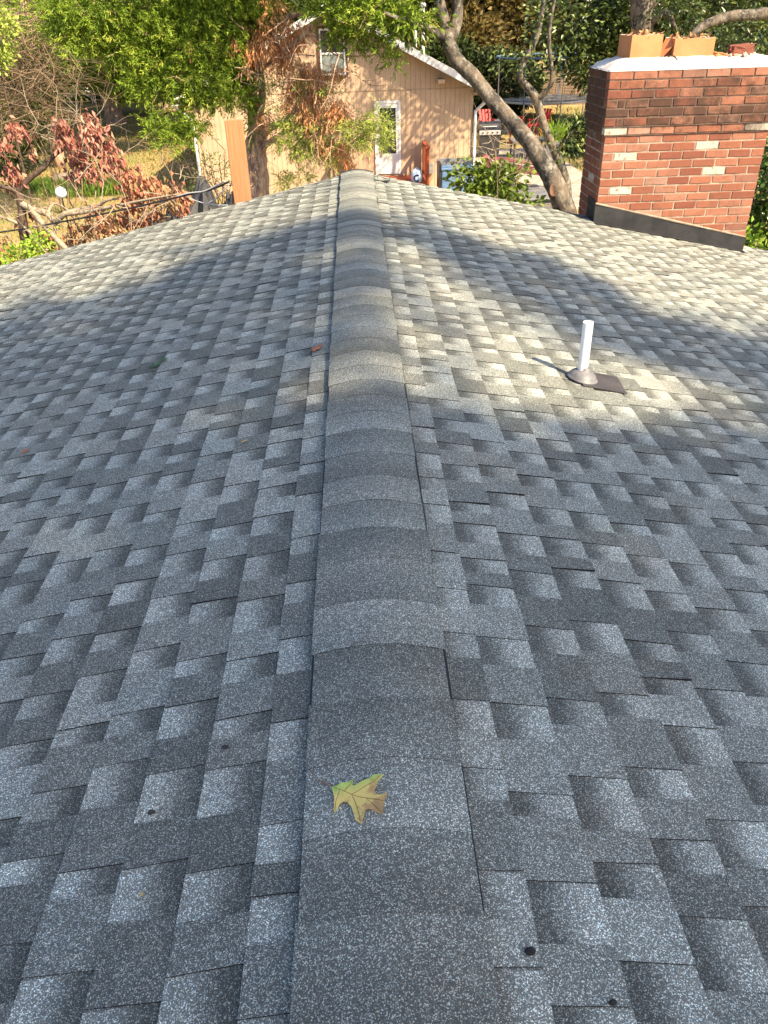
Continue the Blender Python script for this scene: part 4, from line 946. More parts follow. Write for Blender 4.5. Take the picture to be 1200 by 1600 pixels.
# holly against the chimney's right
hl = thing('holly_hedge', 'glossy dark green holly growing up beside the chimney', 'shrub', (5.6, 10.4, GZ)); mb = MB()
for k in range(9): twiggy(mb, (5.7+random.uniform(-.3, .3), 10.5+random.uniform(-.3, .3), GZ-.05), (random.uniform(-.15, .25), random.uniform(-.1, .25), 1), 2.7, .03, 1, .08, 5, kids=2)
mb.build('stems', M['bark_dark'], hl)
P, D, T = clumps([((5.55, 10.5, -1.7), (1.3, 1.3, 1.6), 700), ((5.7, 10.5, -.5), (1.1, 1.1, 1.0), 520), ((4.85, 10.0, -1.6), (.6, .6, 1.1), 260)], 9, .09, .1); leaves('foliage', LM['holly'], P, D, .085, .05, hl, tint=T)
P2, D2_, T2 = clumps([((4.65, 9.55, -1.35), (.45, .4, .35), 60)], 9, .09, .1); leaves('young_foliage', LM['lime'], P2, D2_, .085, .05, hl, tint=T2)

def big_tree(name, label, x, y, h, tr, blobs, mat, leaf, bmat, per=14, spread=.5, limbs=9, droop=.1, lean=0):
    t = thing(name, label, 'tree', (x, y, GZ)); mb = MB(); top = Vector((x+lean, y, GZ+h*.8))
    branch(mb, [(x, y, GZ-.2), (x+lean*.1, y, GZ+h*.25), (x+lean*.5, y, GZ+h*.5), top], (tr*1.25, tr, tr*.75, tr*.25), 10, .06)
    for c, r, n in blobs:
        for k in range(3):
            e = Vector(c)+Vector((random.uniform(-.6, .6)*r[0], random.uniform(-.6, .6)*r[1], random.uniform(-.4, .4)*r[2])); f_ = random.uniform(.25, .6); s = Vector((x+lean*f_, y, min(GZ+h*f_, e.z)))
            branch(mb, [s, (s+e)/2+Vector((0, 0, .1*h*random.uniform(-.3, .5))), e], (tr*.35, tr*.2, tr*.06), 5, .05, 3)
    mb.build('trunk', bmat, t, smooth=True); P, D, T = clumps(blobs, per, spread, droop); leaves('crown', mat, P, D, leaf, leaf*.5, t, tint=T); return t
def crown_blobs(x, y, z, rx, ry, rz, k, n):
    out_ = []
    for i in range(k):
        d = unit(rng.normal(size=(1, 3)))[0]*rng.uniform(.3, .75); out_.append(((x+d[0]*rx, y+d[1]*ry, z+d[2]*rz), (rx*.5, ry*.5, rz*.42), n))
    return out_
# evergreen and trunk behind the chimney
p = at(1003, 40, 30)
mg = big_tree('evergreen_tree', 'broad leaved evergreen with glossy leaves behind the chimney', 12.2, 38, 9, .3, [((9.6, 37.5, 1.2), (2.2, 1.6, 1.6), 190), ((12.2, 37, 1.6), (2.2, 1.6, 1.8), 190), ((10.6, 37, -.6), (1.6, 1.2, 1.0), 110), ((14.6, 37.5, 1.0), (2.4, 1.6, 2), 210), ((17.0, 38, .8), (2.4, 1.8, 2.2), 210), ((11, 38, 4.0), (3, 2.5, 1.8), 180), ((15, 38, 4.2), (3.2, 2.5, 2), 180)], LM['magnolia'], .26, M['bark_pine'], 14, .28)
tt = thing('pale_trunk_tree', 'stout pale grey trunk with low limbs rising behind the flue tiles', 'tree', (p.x, 30, GZ)); mb = MB()
branch(mb, [(p.x, 30, GZ-.2), (p.x, 30, GZ+2)] + V3([(1003, 55, 30), (1003, 10, 30), (1000, -60, 30), (1010, -180, 30)]), (.5, .42, .36, .36, .33, .25), 12, .05)
branch(mb, V3([(1010, 20, 30), (1030, -10, 29.8), (1060, -60, 29.6)]), (.22, .16, .10), 8); branch(mb, V3([(1012, 40, 29.9), (1040, 20, 29.5), (1056, 45, 29.3)]), (.14, .12, .04), 8)
branch(mb, V3([(1076, 60, 26), (1100, 40, 26), (1140, 26, 26), (1190, 22, 26), (1260, 10, 26), (1330, -30, 26.5)]), (.10, .13, .14, .15, .16, .18), 9)
branch(mb, V3([(1330, -30, 26.5), (1300, 200, 27.5), (1010, 330, 30)]) if False else V3([(1003, 60, 30), (1040, 75, 28), (1076, 60, 26)]), (.16, .12, .10), 8)
mb.build('trunk', M['bark_lean'], tt, smooth=True)
P, D, T = clumps([(A(at(1060, 20, 29)), (.9, .7, .5), 26), (A(at(1150, 60, 27)), (1.3, .8, .7), 60), (A(at(1010, -160, 30)), (3, 3, 1.8), 190), (A(at(1200, -120, 29)), (3, 3, 1.6), 190)], 12, .2, .35); leaves('crown', LM['magnolia'], P, D, .18, .08, tt, tint=T)

# ================================================================== LEFT HAND YARD
# dogwood with red leaves, close to the house
DY = 10.6
dg = thing('dogwood_tree', 'small dogwood with drooping russet autumn leaves past the roof edge', 'tree', (at(45, 420, DY).x, DY, GZ)); mb = MB(); b0 = at(42, 395, DY)
branch(mb, [(b0.x, DY, GZ-.1), (b0.x+.03, DY, b0.z)] + V3([(36, 350, DY), (33, 318, DY), (27, 300, DY), (5, 292, DY), (-40, 285, DY)]), (.085, .075, .06, .05, .045, .03, .02), 8)
branch(mb, V3([(27, 300, DY), (45, 280, DY), (68, 262, DY), (88, 240, DY), (108, 228, DY), (128, 205, DY), (143, 183, DY)]), (.04, .036, .032, .026, .018, .012, .006), 7)
mb.build('dark_limb', M['bark_dark'], dg, smooth=True)
mb = MB()
branch(mb, V3([(33, 318, DY), (52, 327, DY-.1), (74, 334, DY-.15), (86, 347, DY-.2), (100, 335, DY-.3), (118, 329, DY-.3), (150, 322, DY-.4), (170, 312, DY-.5), (195, 310, DY-.6)]), (.045, .042, .04, .038, .035, .03, .024, .016, .01), 7)
branch(mb, V3([(50, 328, DY-.1), (72, 356, DY-.3), (100, 386, DY-.6), (125, 410, DY-.8)]), (.042, .04, .038, .035), 7)
branch(mb, V3([(86, 347, DY-.2), (84, 375, DY-.3), (70, 395, DY-.5), (66, 410, DY-.6)]), (.025, .022, .018, .012), 6)
branch(mb, V3([(-10, 335, DY), (30, 350, DY), (60, 375, DY-.2), (90, 400, DY-.4)]), (.02, .022, .016, .01), 6)
branch(mb, V3([(100, 335, DY-.3), (135, 331, DY-.4), (165, 325, DY-.5), (230, 312, DY-.8), (280, 303, DY-1.0)]), (.03, .026, .022, .016, .008), 6)
branch(mb, V3([(74, 334, DY-.15), (85, 318, DY), (106, 328, DY-.2), (60, 300, DY+.1)][:3]), (.02, .016, .01), 5)
for _ in range(46):
    x = random.uniform(0, 300); y = 330-(x-60)*.10+random.gauss(0, 24); twiggy(mb, at(x, y, DY-.4-.6*x/300+random.uniform(-.4, .4)), (random.gauss(0, 1), random.gauss(0, .6), random.gauss(.1, .7)), random.uniform(.25, .6), .007, 1, .35, 4)
for _ in range(26):
    x = random.uniform(60, 190); y = random.uniform(190, 300); twiggy(mb, at(x, y, DY+random.uniform(-.3, .4)), (random.gauss(.2, 1), random.gauss(0, .6), random.gauss(.6, .5)), random.uniform(.3, .7), .006, 1, .3, 4)
mb.build('trunk', M['bark_pale'], dg, smooth=True)
def hang(spots, per, size):
    Ps, Ds, Ts = [], [], []
    for (x, y, r, k) in spots:
        c = A(at(x, y, DY-.0-.0028*max(x-60, 0)+random.uniform(-.25, .25))); n = int(per*k); s = r*.0078
        P = c + rng.normal(size=(n, 3))*np.array([s, s*.8, s])*.55; D = rng.normal(size=(n, 3))*.35 + np.array([.22, -.05, -1]); Ps.append(P); Ds.append(D); Ts.append(np.clip(rng.normal(.5, .07)+rng.normal(0, .2, n), 0, 1))
    return np.concatenate(Ps), np.concatenate(Ds), np.concatenate(Ts)
sp = [(90, 192, 10, .5), (98, 205, 14, 1), (108, 222, 18, 1.2), (118, 240, 16, 1), (140, 192, 14, 1), (150, 208, 18, 1.3), (160, 228, 20, 1.5), (172, 248, 18, 1.2), (182, 262, 14, .8), (120, 252, 16, 1), (135, 262, 16, 1), (112, 275, 14, .7), (150, 268, 14, .7), (18, 200, 12, .8), (35, 205, 9, .5), (5, 225, 12, .7), (48, 240, 7, .3), (20, 268, 14, 1), (22, 285, 14, .9), (200, 275, 16, .8), (30, 340, 10, .4), (45, 330, 8, .3), (100, 170, 5, .0)]
P, D, T = hang(sp, 60, 1); leaves('russet_leaves', LM['dogwood'], P, D, rng.uniform(.06, .11, len(P)), rng.uniform(.028, .05, len(P)), dg, fold=.5, tint=T)
sp = [(205, 285, 20, 1.3), (225, 292, 22, 1.4), (245, 300, 22, 1.4), (265, 300, 18, 1.1), (285, 306, 12, .8), (215, 312, 18, 1), (120, 362, 18, 1), (145, 356, 20, 1.2), (170, 350, 20, 1.3), (195, 345, 20, 1.3), (220, 338, 20, 1.2), (245, 335, 16, .9), (110, 378, 14, .8), (72, 368, 10, .5), (78, 385, 10, .5), (0, 395, 16, 1), (5, 410, 16, 1), (10, 375, 8, .3), (150, 330, 12, .4), (195, 318, 14, .6), (270, 322, 12, .6), (285, 325, 8, .4)]
P, D, T = hang(sp, 64, 1); leaves('orange_leaves', LM['dogorange'], P, D, rng.uniform(.06, .11, len(P)), rng.uniform(.035, .06, len(P)), dg, fold=.4, tint=T)
lm = thing('lime_shrub', 'small lime green shrub below the dogwood at the roof edge', 'shrub', (at(50, 400, 10.0).x, 10, GZ)); mb = MB(); c0 = at(50, 400, 10.0)
for k in range(8): twiggy(mb, (c0.x, 10, GZ-.05), (random.uniform(-.3, .3), random.uniform(-.2, .2), 1), 2.1, .012, 1, .2, 4)
mb.build('stems', M['bark_pale'], lm); P, D, T = clumps([(A(at(28, 403, 10)), (.14, .2, .12), 26), (A(at(62, 385, 10)), (.18, .2, .14), 30), (A(at(45, 415, 10)), (.4, .3, .25), 60), (A(at(60, 370, 10)), (.1, .15, .1), 8)], 7, .05, .2); leaves('foliage', LM['lime'], P, D, .06, .035, lm, tint=T)
p = at(35, 378, 12.5); rt = thing('blue_tub', 'blue plastic tub half hidden below the dogwood', 'tub', (p.x, 12.5, GZ)); mb = MB(); mb.lathe((p.x, 12.5, GZ-.02), [(.35, 0), (.42, .9), (.45, .92), (.45, .97), (.38, .97), (.34, .2)], 20); mb.build('body', M['bluepaint'], rt, smooth=False)
for s in (-1, 1):
    mb = MB(); mb.tube([(p.x+s*.44, 12.42, GZ+.8), (p.x+s*.50, 12.5, GZ+.78), (p.x+s*.44, 12.58, GZ+.8)], .014, 6); mb.build('handle', M['cable'], rt)
# tarp covered heap
tp = thing('tarp_heap', 'heap under rumpled dark tarp beyond the roof edge', 'tarp', (-3.2, 13.6, GZ)); mb = MB(); nx, ny = 34, 24; vs = []
c0 = at(300, 281, 13.5)
for j in range(ny+1):
    for i in range(nx+1):
        u = i/nx*2-1; v = j/ny*2-1; e = max(0, 1-max(abs(u), abs(v))**3)
        h = min(.97, e**.6)*(.80+.13*math.sin(u*5+1)*math.cos(v*4)+.07*math.sin(u*13+v*9)+random.uniform(-.05, .05))
        vs.append((c0.x+u*1.15+.1*math.sin(v*4), 13.6+v*1.3, GZ-.06+h*(c0.z-GZ+.15)/1.0))
mb.add(vs, [(j*(nx+1)+i, j*(nx+1)+i+1, (j+1)*(nx+1)+i+1, (j+1)*(nx+1)+i) for j in range(ny) for i in range(nx)]); mb.build('tarp_sheet', M['tarp'], tp)
for k in range(5):
    x = c0.x-1.05+k*.5; mb = MB(); mb.tube([(x, 12.25, GZ+.03), (x+.03, 12.1, GZ+.01)], .03, 7); mb.build('tie_peg', M['black'], tp)
# wooden steps and ramp by the house
p = at(283, 270, 22.5); st_ = thing('wooden_steps', 'red brown wooden steps beside the left corner of the tan house', 'steps', (p.x, 22.5, GZ))
for k in range(4):
    mb = MB(); mb.box((p.x-.42, 22.2+k*.26, GZ-.05), (p.x+.42, 22.2+k*.26+.24, GZ+.14+k*.15)); mb.build('tread', M['redwood'], st_, bevel=.008)
p = at(247, 272, 21.2); rmp = thing('ramp_slab', 'pale concrete wedge ramp beside the wooden steps', 'ramp', (p.x, 21.2, GZ)); mb = MB()
mb.add([(p.x-.5, 20.6, GZ-.05), (p.x+.6, 20.6, GZ-.05), (p.x+.6, 22.0, GZ-.05), (p.x-.5, 22.0, GZ-.05), (p.x+.6, 20.6, GZ+.42), (p.x+.6, 22.0, GZ+.42)], [(3,2,1,0),(0,1,4),(2,3,5),(1,2,5,4),(0,4,5,3)]); mb.build('wedge', M['concrete'], rmp, bevel=.01)
mb = MB(); mb.box((p.x+.62, 20.6, GZ-.05), (p.x+.70, 22.0, GZ+.44)); mb.build('edge_board', M['greybox'], rmp)
# log, white ball lamp, grass clumps
p = onz(120, 288, GZ); lg = thing('log', 'pale sawn log lying in the grass behind the white ball lamp', 'log', (p.x, p.y, GZ)); mb = MB(); mb.tube([(p.x-.75, p.y, GZ+.16), (p.x, p.y+.05, GZ+.19), (p.x+.75, p.y+.2, GZ+.17)], (.20, .21, .18), 12, rough=.05); mb.build('stem', M['bark_pale'], lg, smooth=True)
mb = MB(); mb.tube([(p.x+.752, p.y+.2, GZ+.17), (p.x+.765, p.y+.2, GZ+.17)], .15, 12); mb.build('cut_end', M['cut'], lg)
p = at(95, 301, 17.5); bl_ = thing('ball_lamp', 'white ball garden lamp on a thin stake among the branches', 'lamp', (p.x, 17.5, GZ)); mb = MB(); R_ = .115
mb.lathe((p.x, 17.5, p.z), [(R_*math.sin(math.pi*k/12)+.001, -R_*math.cos(math.pi*k/12)) for k in range(13)], 18); mb.build('globe', M['pvc'], bl_, smooth=True)
mb = MB(); mb.tube([(p.x, 17.5, GZ-.05), (p.x, 17.5, p.z-R_+.01)], .015, 6); mb.build('stake', M['black'], bl_)
def tuft(name, label, c, rx, ry, n, mat, ln, kind=None):
    P = np.column_stack([c[0]+rng.normal(0, rx/2, n), c[1]+rng.normal(0, ry/2, n), np.full(n, GZ-.04)]); D = rng.normal(size=(n, 3))*.35+np.array([0, 0, 1])
    o = leaves(name, mat, P, D, rng.uniform(.6, 1.2, n)*ln, .035, None, kind=kind); return tag(o, label, 'grass')
p = onz(150, 300, GZ); tuft('grass_clump', 'lush dark green grass mound in shadow beside the log', p, 1.3, .8, 2600, LM['lush'], .5)
p = onz(70, 290, GZ); tuft('grass_clump', 'bright green weedy grass patch on the dry lawn', p, 1.0, 1.0, 1500, LM['lush'], .26)
# lawn grass, leaf litter
n = 60000; X = rng.uniform(-22, -3.5, n); Y = 12+rng.random(n)**1.3*40; P = np.column_stack([X, Y, np.full(n, GZ-.06)]); D = rng.normal(size=(n, 3))*.45+np.array([0, 0, 1]); o = leaves('lawn_grass', LM['grass'], P, D, rng.uniform(.06, .15, n), .03, None, kind='stuff'); tag(o, 'dry yellow green grass over the lawn', 'grass')
n = 30000; X = rng.uniform(7.7, 17, n); Y = rng.uniform(18, 48, n); P = np.column_stack([X, Y, np.full(n, GZ-.06)]); D = rng.normal(size=(n, 3))*.45+np.array([0, 0, 1]); o = leaves('yard_grass', LM['grass'], P, D, rng.uniform(.06, .14, n), .03, None, kind='stuff', tint=np.clip(rng.normal(.75, .2, n), 0, 1)); tag(o, 'short straw coloured grass around the trampoline', 'grass')
n = 9000; X = rng.uniform(-22, 16, n); Y = rng.uniform(14, 52, n); k = ~((X > -5) & (X < 7.8) & (Y > 20) & (Y < 37)); X, Y = X[k], Y[k]; P = np.column_stack([X, Y, np.full(len(X), GZ+.02)]); D = rng.normal(size=(len(X), 3))*np.array([1, 1, .15]); o = leaves('fallen_leaves', LM['litter'], P, D, .12, .08, None, kind='stuff'); tag(o, 'brown fallen leaves scattered on the ground', 'leaves')

# ================================================================== CEDARS
CYD = 14.2
cd_ = thing('cedar_tree', 'cedar with peeling trunk, green sprays and drooping dead brown fronds before the tan house', 'tree', (at(402, 310, CYD).x, CYD, GZ)); b0 = at(402, 300, CYD); mb = MB()
branch(mb, [(b0.x-.05, CYD, GZ-.1), (b0.x-.03, CYD, GZ+.8)] + V3([(400, 300, CYD), (399, 265, CYD), (398, 235, CYD), (402, 205, CYD), (396, 165, CYD), (388, 120, CYD), (384, 60, CYD), (378, -40, CYD), (375, -160, CYD), (372, -330, CYD)]), (.34, .28, .235, .21, .19, .15, .10, .095, .09, .085, .07, .03), 12, .10, 4)
branch(mb, V3([(408, 215, CYD), (402, 190, CYD-.1), (410, 150, CYD-.2), (405, 100, CYD-.2), (398, 30, CYD-.3), (410, -60, CYD-.3)]), (.10, .08, .06, .05, .045, .03), 8)
branch(mb, V3([(398, 240, CYD-.05), (408, 215, CYD-.2), (425, 198, CYD-.4), (445, 192, CYD-.6), (455, 178, CYD-.7), (470, 163, CYD-.8), (480, 143, CYD-.9)]), (.085, .07, .055, .048, .04, .03, .015), 8)
branch(mb, V3([(402, 250, CYD-.05), (412, 230, CYD-.2), (428, 218, CYD-.35), (447, 205, CYD-.5), (480, 195, CYD-.8), (540, 190, CYD-1.2)]), (.07, .055, .04, .032, .022, .01), 7)
branch(mb, V3([(388, 120, CYD), (430, 90, CYD-.4), (470, 60, CYD-.8), (520, 20, CYD-1.2), (600, 30, CYD-1.5)]), (.05, .045, .04, .03, .012), 7)
branch(mb, V3([(388, 60, CYD), (440, 30, CYD-.4), (500, 15, CYD-.8), (560, -10, CYD-1.2)]), (.05, .04, .03, .015), 7)
branch(mb, V3([(392, 140, CYD), (360, 110, CYD-.3), (310, 90, CYD-.6), (250, 60, CYD-.8), (180, 40, CYD-1)]), (.06, .05, .045, .035, .015), 7)
branch(mb, V3([(388, 100, CYD), (330, 150, CYD-.5), (270, 160, CYD-.7), (240, 190, CYD-.9)]), (.05, .04, .03, .012), 7)
branch(mb, V3([(384, 30, CYD), (300, 20, CYD-.4), (220, 10, CYD-.6), (140, -10, CYD-.8)]), (.05, .045, .035, .015), 7)
for _ in range(46):
    x = random.uniform(400, 560); y = random.uniform(20, 230); twiggy(mb, at(x, y, CYD-.5-(x-400)*.005+random.uniform(-.5, .4)), (random.gauss(.3, 1), random.gauss(0, .6), random.gauss(-.1, .8)), random.uniform(.35, .9), .011, 1, .4, 4, .1)
for _ in range(45):
    x = random.uniform(150, 400); y = random.uniform(0, 170 if x > 250 else 80); twiggy(mb, at(x, y, CYD-.2+random.uniform(-.7, .5)), (random.gauss(-.2, 1), random.gauss(0, .6), random.gauss(-.1, .8)), random.uniform(.4, 1.0), .011, 1, .4, 4, .1)
mb.build('trunk', M['bark_cedar'], cd_, smooth=True)
def bl(l, Y0_, m=.0105): return [(A(at(x, y, Y0_+dy)), (rx*m, ry_*m if False else rd, rz_*m), n) for (x, y, dy, rx, rd, rz_, n) in l]
G = [(120, 50, -1.0, 34, .4, 22, 60), (110, 15, -1.0, 40, .4, 18, 60), (185, 80, -.9, 22, .3, 12, 24), (155, 60, -.9, 30, .3, 18, 44), (250, 30, -.6, 55, .5, 30, 150), (310, 20, -.5, 55, .5, 28, 150), (370, 25, -.3, 50, .5, 32, 140), (230, 75, -.7, 50, .5, 28, 120), (290, 75, -.6, 45, .5, 26, 120), (345, 70, -.4, 40, .4, 28, 110), (200, 50, -.8, 40, .4, 24, 80), (165, 20, -.9, 50, .5, 25, 90), (265, 120, -.7, 40, .4, 22, 70), (320, 120, -.6, 38, .4, 26, 90), (365, 115, -.3, 30, .3, 26, 70), (345, 150, -.5, 22, .3, 16, 36), (385, 145, -.3, 16, .25, 24, 40), (300, 155, -.7, 22, .3, 12, 20), (225, 130, -.8, 28, .3, 18, 34),
     (265, 205, -.9, 32, .35, 16, 50), (300, 195, -.8, 16, .25, 16, 26), (240, 190, -.9, 18, .25, 12, 16), (415, 15, -.3, 20, .3, 20, 40), (520, 10, -1.2, 40, .4, 16, 60), (560, 25, -1.3, 40, .4, 16, 44), (600, 10, -1.5, 50, .4, 16, 60), (540, 45, -1.2, 22, .3, 12, 16), (520, 65, -1.2, 14, .3, 8, 7), (560, 55, -1.3, 20, .3, 10, 14), (605, 70, -1.4, 16, .25, 12, 14), (612, 95, -1.4, 8, .2, 9, 6), (640, 30, -1.6, 26, .3, 12, 20), (555, 80, -1.3, 10, .2, 6, 5), (395, 200, -.2, 10, .2, 20, 10),
     (330, -60, -.5, 90, .9, 50, 200), (230, -60, -.7, 90, .9, 45, 170), (450, -80, -.6, 90, .9, 50, 170), (560, -60, -1.1, 70, .7, 35, 110), (370, -180, 0, 90, 1, 60, 150), (375, -290, 0, 60, .7, 60, 90)]
P, D, T = fronds(bl(G, CYD), .25, .19, 18, 2.7); leaves('green_sprays', LM['cedar'], P, D, rng.uniform(.045, .09, len(P)), .016, cd_, tint=T, wpos=.4)
G = [(460, 215, -.7, 28, .3, 24, 60), (490, 225, -.8, 26, .3, 20, 44), (450, 190, -.7, 18, .25, 12, 20), (520, 245, -.9, 14, .25, 14, 22), (560, 195, -1.2, 30, .3, 14, 40), (595, 190, -1.4, 16, .25, 12, 22), (585, 215, -1.3, 22, .25, 12, 26), (545, 215, -1.1, 18, .25, 10, 16), (470, 275, -.7, 18, .25, 8, 14), (440, 280, -.6, 12, .25, 8, 10), (515, 135, -.9, 14, .25, 8, 10), (470, 130, -.8, 12, .2, 12, 10), (425, 125, -.4, 16, .25, 10, 12), (440, 155, -.5, 22, .3, 12, 12), (500, 190, -.8, 22, .3, 12, 16)]
P, D, T = fronds(bl(G, CYD), .45, .19, 16, 2.3); leaves('pale_sprays', LM['cedarpale'], P, D, rng.uniform(.045, .09, len(P)), .013, cd_, tint=T, wpos=.4)
G = [(428, 12, -.4, 14, .25, 20, 36), (412, 40, -.4, 16, .25, 18, 34), (448, 50, -.5, 16, .25, 22, 36), (465, 40, -.6, 10, .2, 12, 14), (430, 72, -.5, 14, .25, 16, 26), (395, 70, -.4, 16, .25, 14, 24), (388, 90, -.3, 12, .25, 10, 16), (450, 90, -.6, 12, .25, 14, 20), (485, 105, -.8, 16, .25, 14, 34), (500, 115, -.8, 10, .2, 10, 14), (525, 108, -.9, 10, .2, 9, 10), (470, 115, -.7, 12, .2, 14, 20), (450, 130, -.6, 10, .2, 12, 16), (475, 150, -.8, 18, .25, 20, 34), (495, 145, -.8, 16, .25, 16, 26), (525, 165, -1.0, 14, .25, 14, 30), (480, 175, -.8, 10, .2, 14, 20), (505, 180, -.9, 14, .25, 14, 18), (412, 180, -.4, 8, .2, 16, 12), (500, 215, -.9, 14, .25, 16, 14), (530, 225, -1.0, 14, .25, 18, 18), (360, 55, -.5, 12, .25, 12, 10), (545, 245, -1.0, 6, .2, 14, 8), (300, 60, -.7, 10, .2, 10, 5)]
P, D, T = fronds(bl(G, CYD), 1.5, .26, 18, 1.5); leaves('dead_fronds', LM['dead'], P, D+np.array([0, 0, -.8]), rng.uniform(.05, .11, len(P)), .014, cd_, tint=T, wpos=.4)

# big cedar at the back of the lawn
p = onz(178, 192, GZ)
cb = thing('tall_cedar', 'tall broad cedar with a flared brown trunk at the back of the lawn', 'tree', (p.x, p.y, GZ)); mb = MB(); X_, Y_ = p.x, p.y
branch(mb, [(X_+.15, Y_, GZ-.2), (X_+.05, Y_, GZ+.5), (X_-.1, Y_, GZ+2), (X_-.25, Y_, GZ+4), (X_-.3, Y_, GZ+7), (X_-.3, Y_, GZ+12)], (.72, .46, .38, .35, .28, .06), 12, .05)
G = []
for (x, y, dy, rx, rd, rz_, n) in [(120, 20, -3, 55, 2, 28, 70), (60, 20, -3, 50, 2, 22, 60), (160, 60, -3, 55, 2, 26, 80), (215, 60, -3, 50, 2, 26, 50), (230, 100, -2.5, 36, 1.6, 18, 24), (160, 95, -2.5, 40, 1.6, 16, 50), (135, 110, -2.5, 24, 1.2, 12, 24), (195, 125, -2.2, 34, 1.4, 14, 40), (100, 50, -3, 30, 1.5, 16, 36), (215, 140, -2.2, 24, 1.2, 10, 24), (140, 135, -2.2, 14, 1, 8, 8), (20, 30, -3, 40, 2, 18, 40), (250, 20, -2, 60, 2, 30, 50), (120, -60, -1, 130, 3, 50, 150), (170, -160, 0, 110, 3, 60, 130), (175, -280, 0, 70, 2.4, 70, 90)]:
    c = at(x, y, Y_+dy-4); G.append((A(c), (rx*.033, rd, rz_*.033), n)); s = Vector((X_-.25, Y_, min(max(c.z-.6, GZ+3.2), GZ+11))); branch(mb, [s, (s+c)/2+Vector((0, 0, .3)), c], (.10, .07, .03), 5, .05, 3)
mb.build('trunk', M['bark_tall'], cb, smooth=True)
P, D, T = fronds(G, .35, .6, 16); leaves('crown', LM['cedar'], P, D, rng.uniform(.2, .38, len(P)), .07, cb, tint=T)

# bare thicket at left, yellowing sapling
bt = thing('bare_thicket', 'tangled leafless brown brushwood at the left of the lawn', 'thicket', (at(40, 180, 24).x, 24, GZ)); mb = MB()
for k in range(10): 
    x0 = at(random.uniform(-40, 100), 100, 24); branch(mb, [(x0.x, 24+random.uniform(-1, 1), GZ-.1), (x0.x+random.uniform(-.3, .3), 24, GZ+1.2), (x0.x+random.uniform(-.8, .8), 24, GZ+3.0)], (.022, .018, .01), 5)
for k in range(380):
    x = random.uniform(-40, 92); y = random.uniform(50, 190) if random.random() < .85 else random.uniform(0, 60); twiggy(mb, at(x, y, random.uniform(21.5, 26)), (random.gauss(-.1, .9), random.gauss(0, .6), random.gauss(.05, .45)), random.uniform(.6, 1.7), .014, 1, .35, 3)
mb.build('brushwood', M['brush'], bt)
P, D, T = fronds([(A(at(x, y, 24)), (rx*.02, .8, rz_*.02), n) for x, y, rx, rz_, n in ((60, 38, 40, 18, 110), (30, 20, 40, 16, 90), (110, 80, 24, 12, 36), (95, 50, 20, 16, 50), (90, 15, 34, 16, 80), (55, 62, 26, 8, 24), (20, 160, 40, 14, 10))], .3, .3, 12); leaves('sparse_foliage', LM['cedar'], P, D, .12, .028, bt, tint=T)
ys = thing('yellow_sapling', 'yellow leaved sapling at the edge of the brushwood', 'tree', (at(-10, 70, 18).x, 18, GZ)); mb = MB(); c0 = at(-12, 60, 18); branch(mb, [(c0.x-.1, 18, GZ-.1), (c0.x-.05, 18, GZ+2), (c0.x, 18, c0.z+.4)], (.03, .025, .01), 6); mb.build('trunk', M['bark_dark'], ys)
P, D, T = clumps([(A(at(2, 50, 18)), (.22, .3, .4), 40), (A(at(0, 90, 18)), (.14, .3, .2), 22), (A(at(-25, 60, 18)), (.4, .4, .7), 60), (A(at(12, 38, 18)), (.12, .2, .12), 10)], 10, .08, .2); leaves('crown', LM['cedarpale'], P, D, .09, .05, ys, tint=T)
rt_ = thing('russet_trunk_tree', 'reddish trunk showing at the top of the brushwood', 'tree', (at(38, 20, 33).x, 33, GZ)); c0 = at(38, 20, 33); mb = MB(); branch(mb, [(c0.x, 33, GZ-.1), (c0.x, 33, GZ+2.5), (c0.x+.02, 33, c0.z), (c0.x+.1, 33, c0.z+3)], (.2, .16, .13, .08), 9, .05); mb.build('trunk', M['bark_cedar'], rt_, smooth=True)
P, D, T = fronds([((c0.x, 33, c0.z+3), (1.9, 1.6, 1.2), 120)], .3, .4, 14); leaves('crown', LM['cedar'], P, D, .2, .05, rt_, tint=T)
# olive shrub by the house corner
p = at(335, 240, 20.5); os_ = thing('olive_shrub', 'thin grey green shrub against the left corner of the tan house', 'shrub', (p.x, 20.5, GZ)); mb = MB()
for k in range(12): twiggy(mb, (p.x+random.uniform(-.1, .1), 20.5, GZ-.05), (random.uniform(-.5, .5), random.uniform(-.3, .3), 1), 2.1, .02, 2, .25, 4)
mb.build('stems', M['bark_dark'], os_); P, D, T = clumps([((p.x, 20.5, GZ+1.2), (.75, .6, .8), 90), ((p.x-.7, 20.7, GZ+.7), (.5, .5, .5), 40)], 9, .12, .1); leaves('foliage', LM['magnolia'], P, D, .10, .03, os_, tint=T+.2)
# white bench and fallen rails at the back
p = onz(128, 160, GZ); wb = thing('garden_bench', 'white garden bench in the shade under the tall cedar', 'bench', (p.x, p.y, GZ))
for k in range(3): mb = MB(); mb.box((p.x-.9, p.y-.22+k*.16, GZ+.42), (p.x+.9, p.y-.08+k*.16, GZ+.46)); mb.build('seat_slat', M['white'], wb)
for k in range(2): mb = MB(); mb.box((p.x-.9, p.y+.27, GZ+.6+k*.2), (p.x+.9, p.y+.30, GZ+.73+k*.2)); mb.build('back_slat', M['white'], wb)
for s in (-1, 1):
    for yy, h in ((-.18, .419), (.235, .95)): mb = MB(); mb.box((p.x+s*.8-.03, p.y+yy-.03, GZ-.08), (p.x+s*.8+.03, p.y+yy+.03, GZ+h)); mb.build('leg', M['white'], wb)

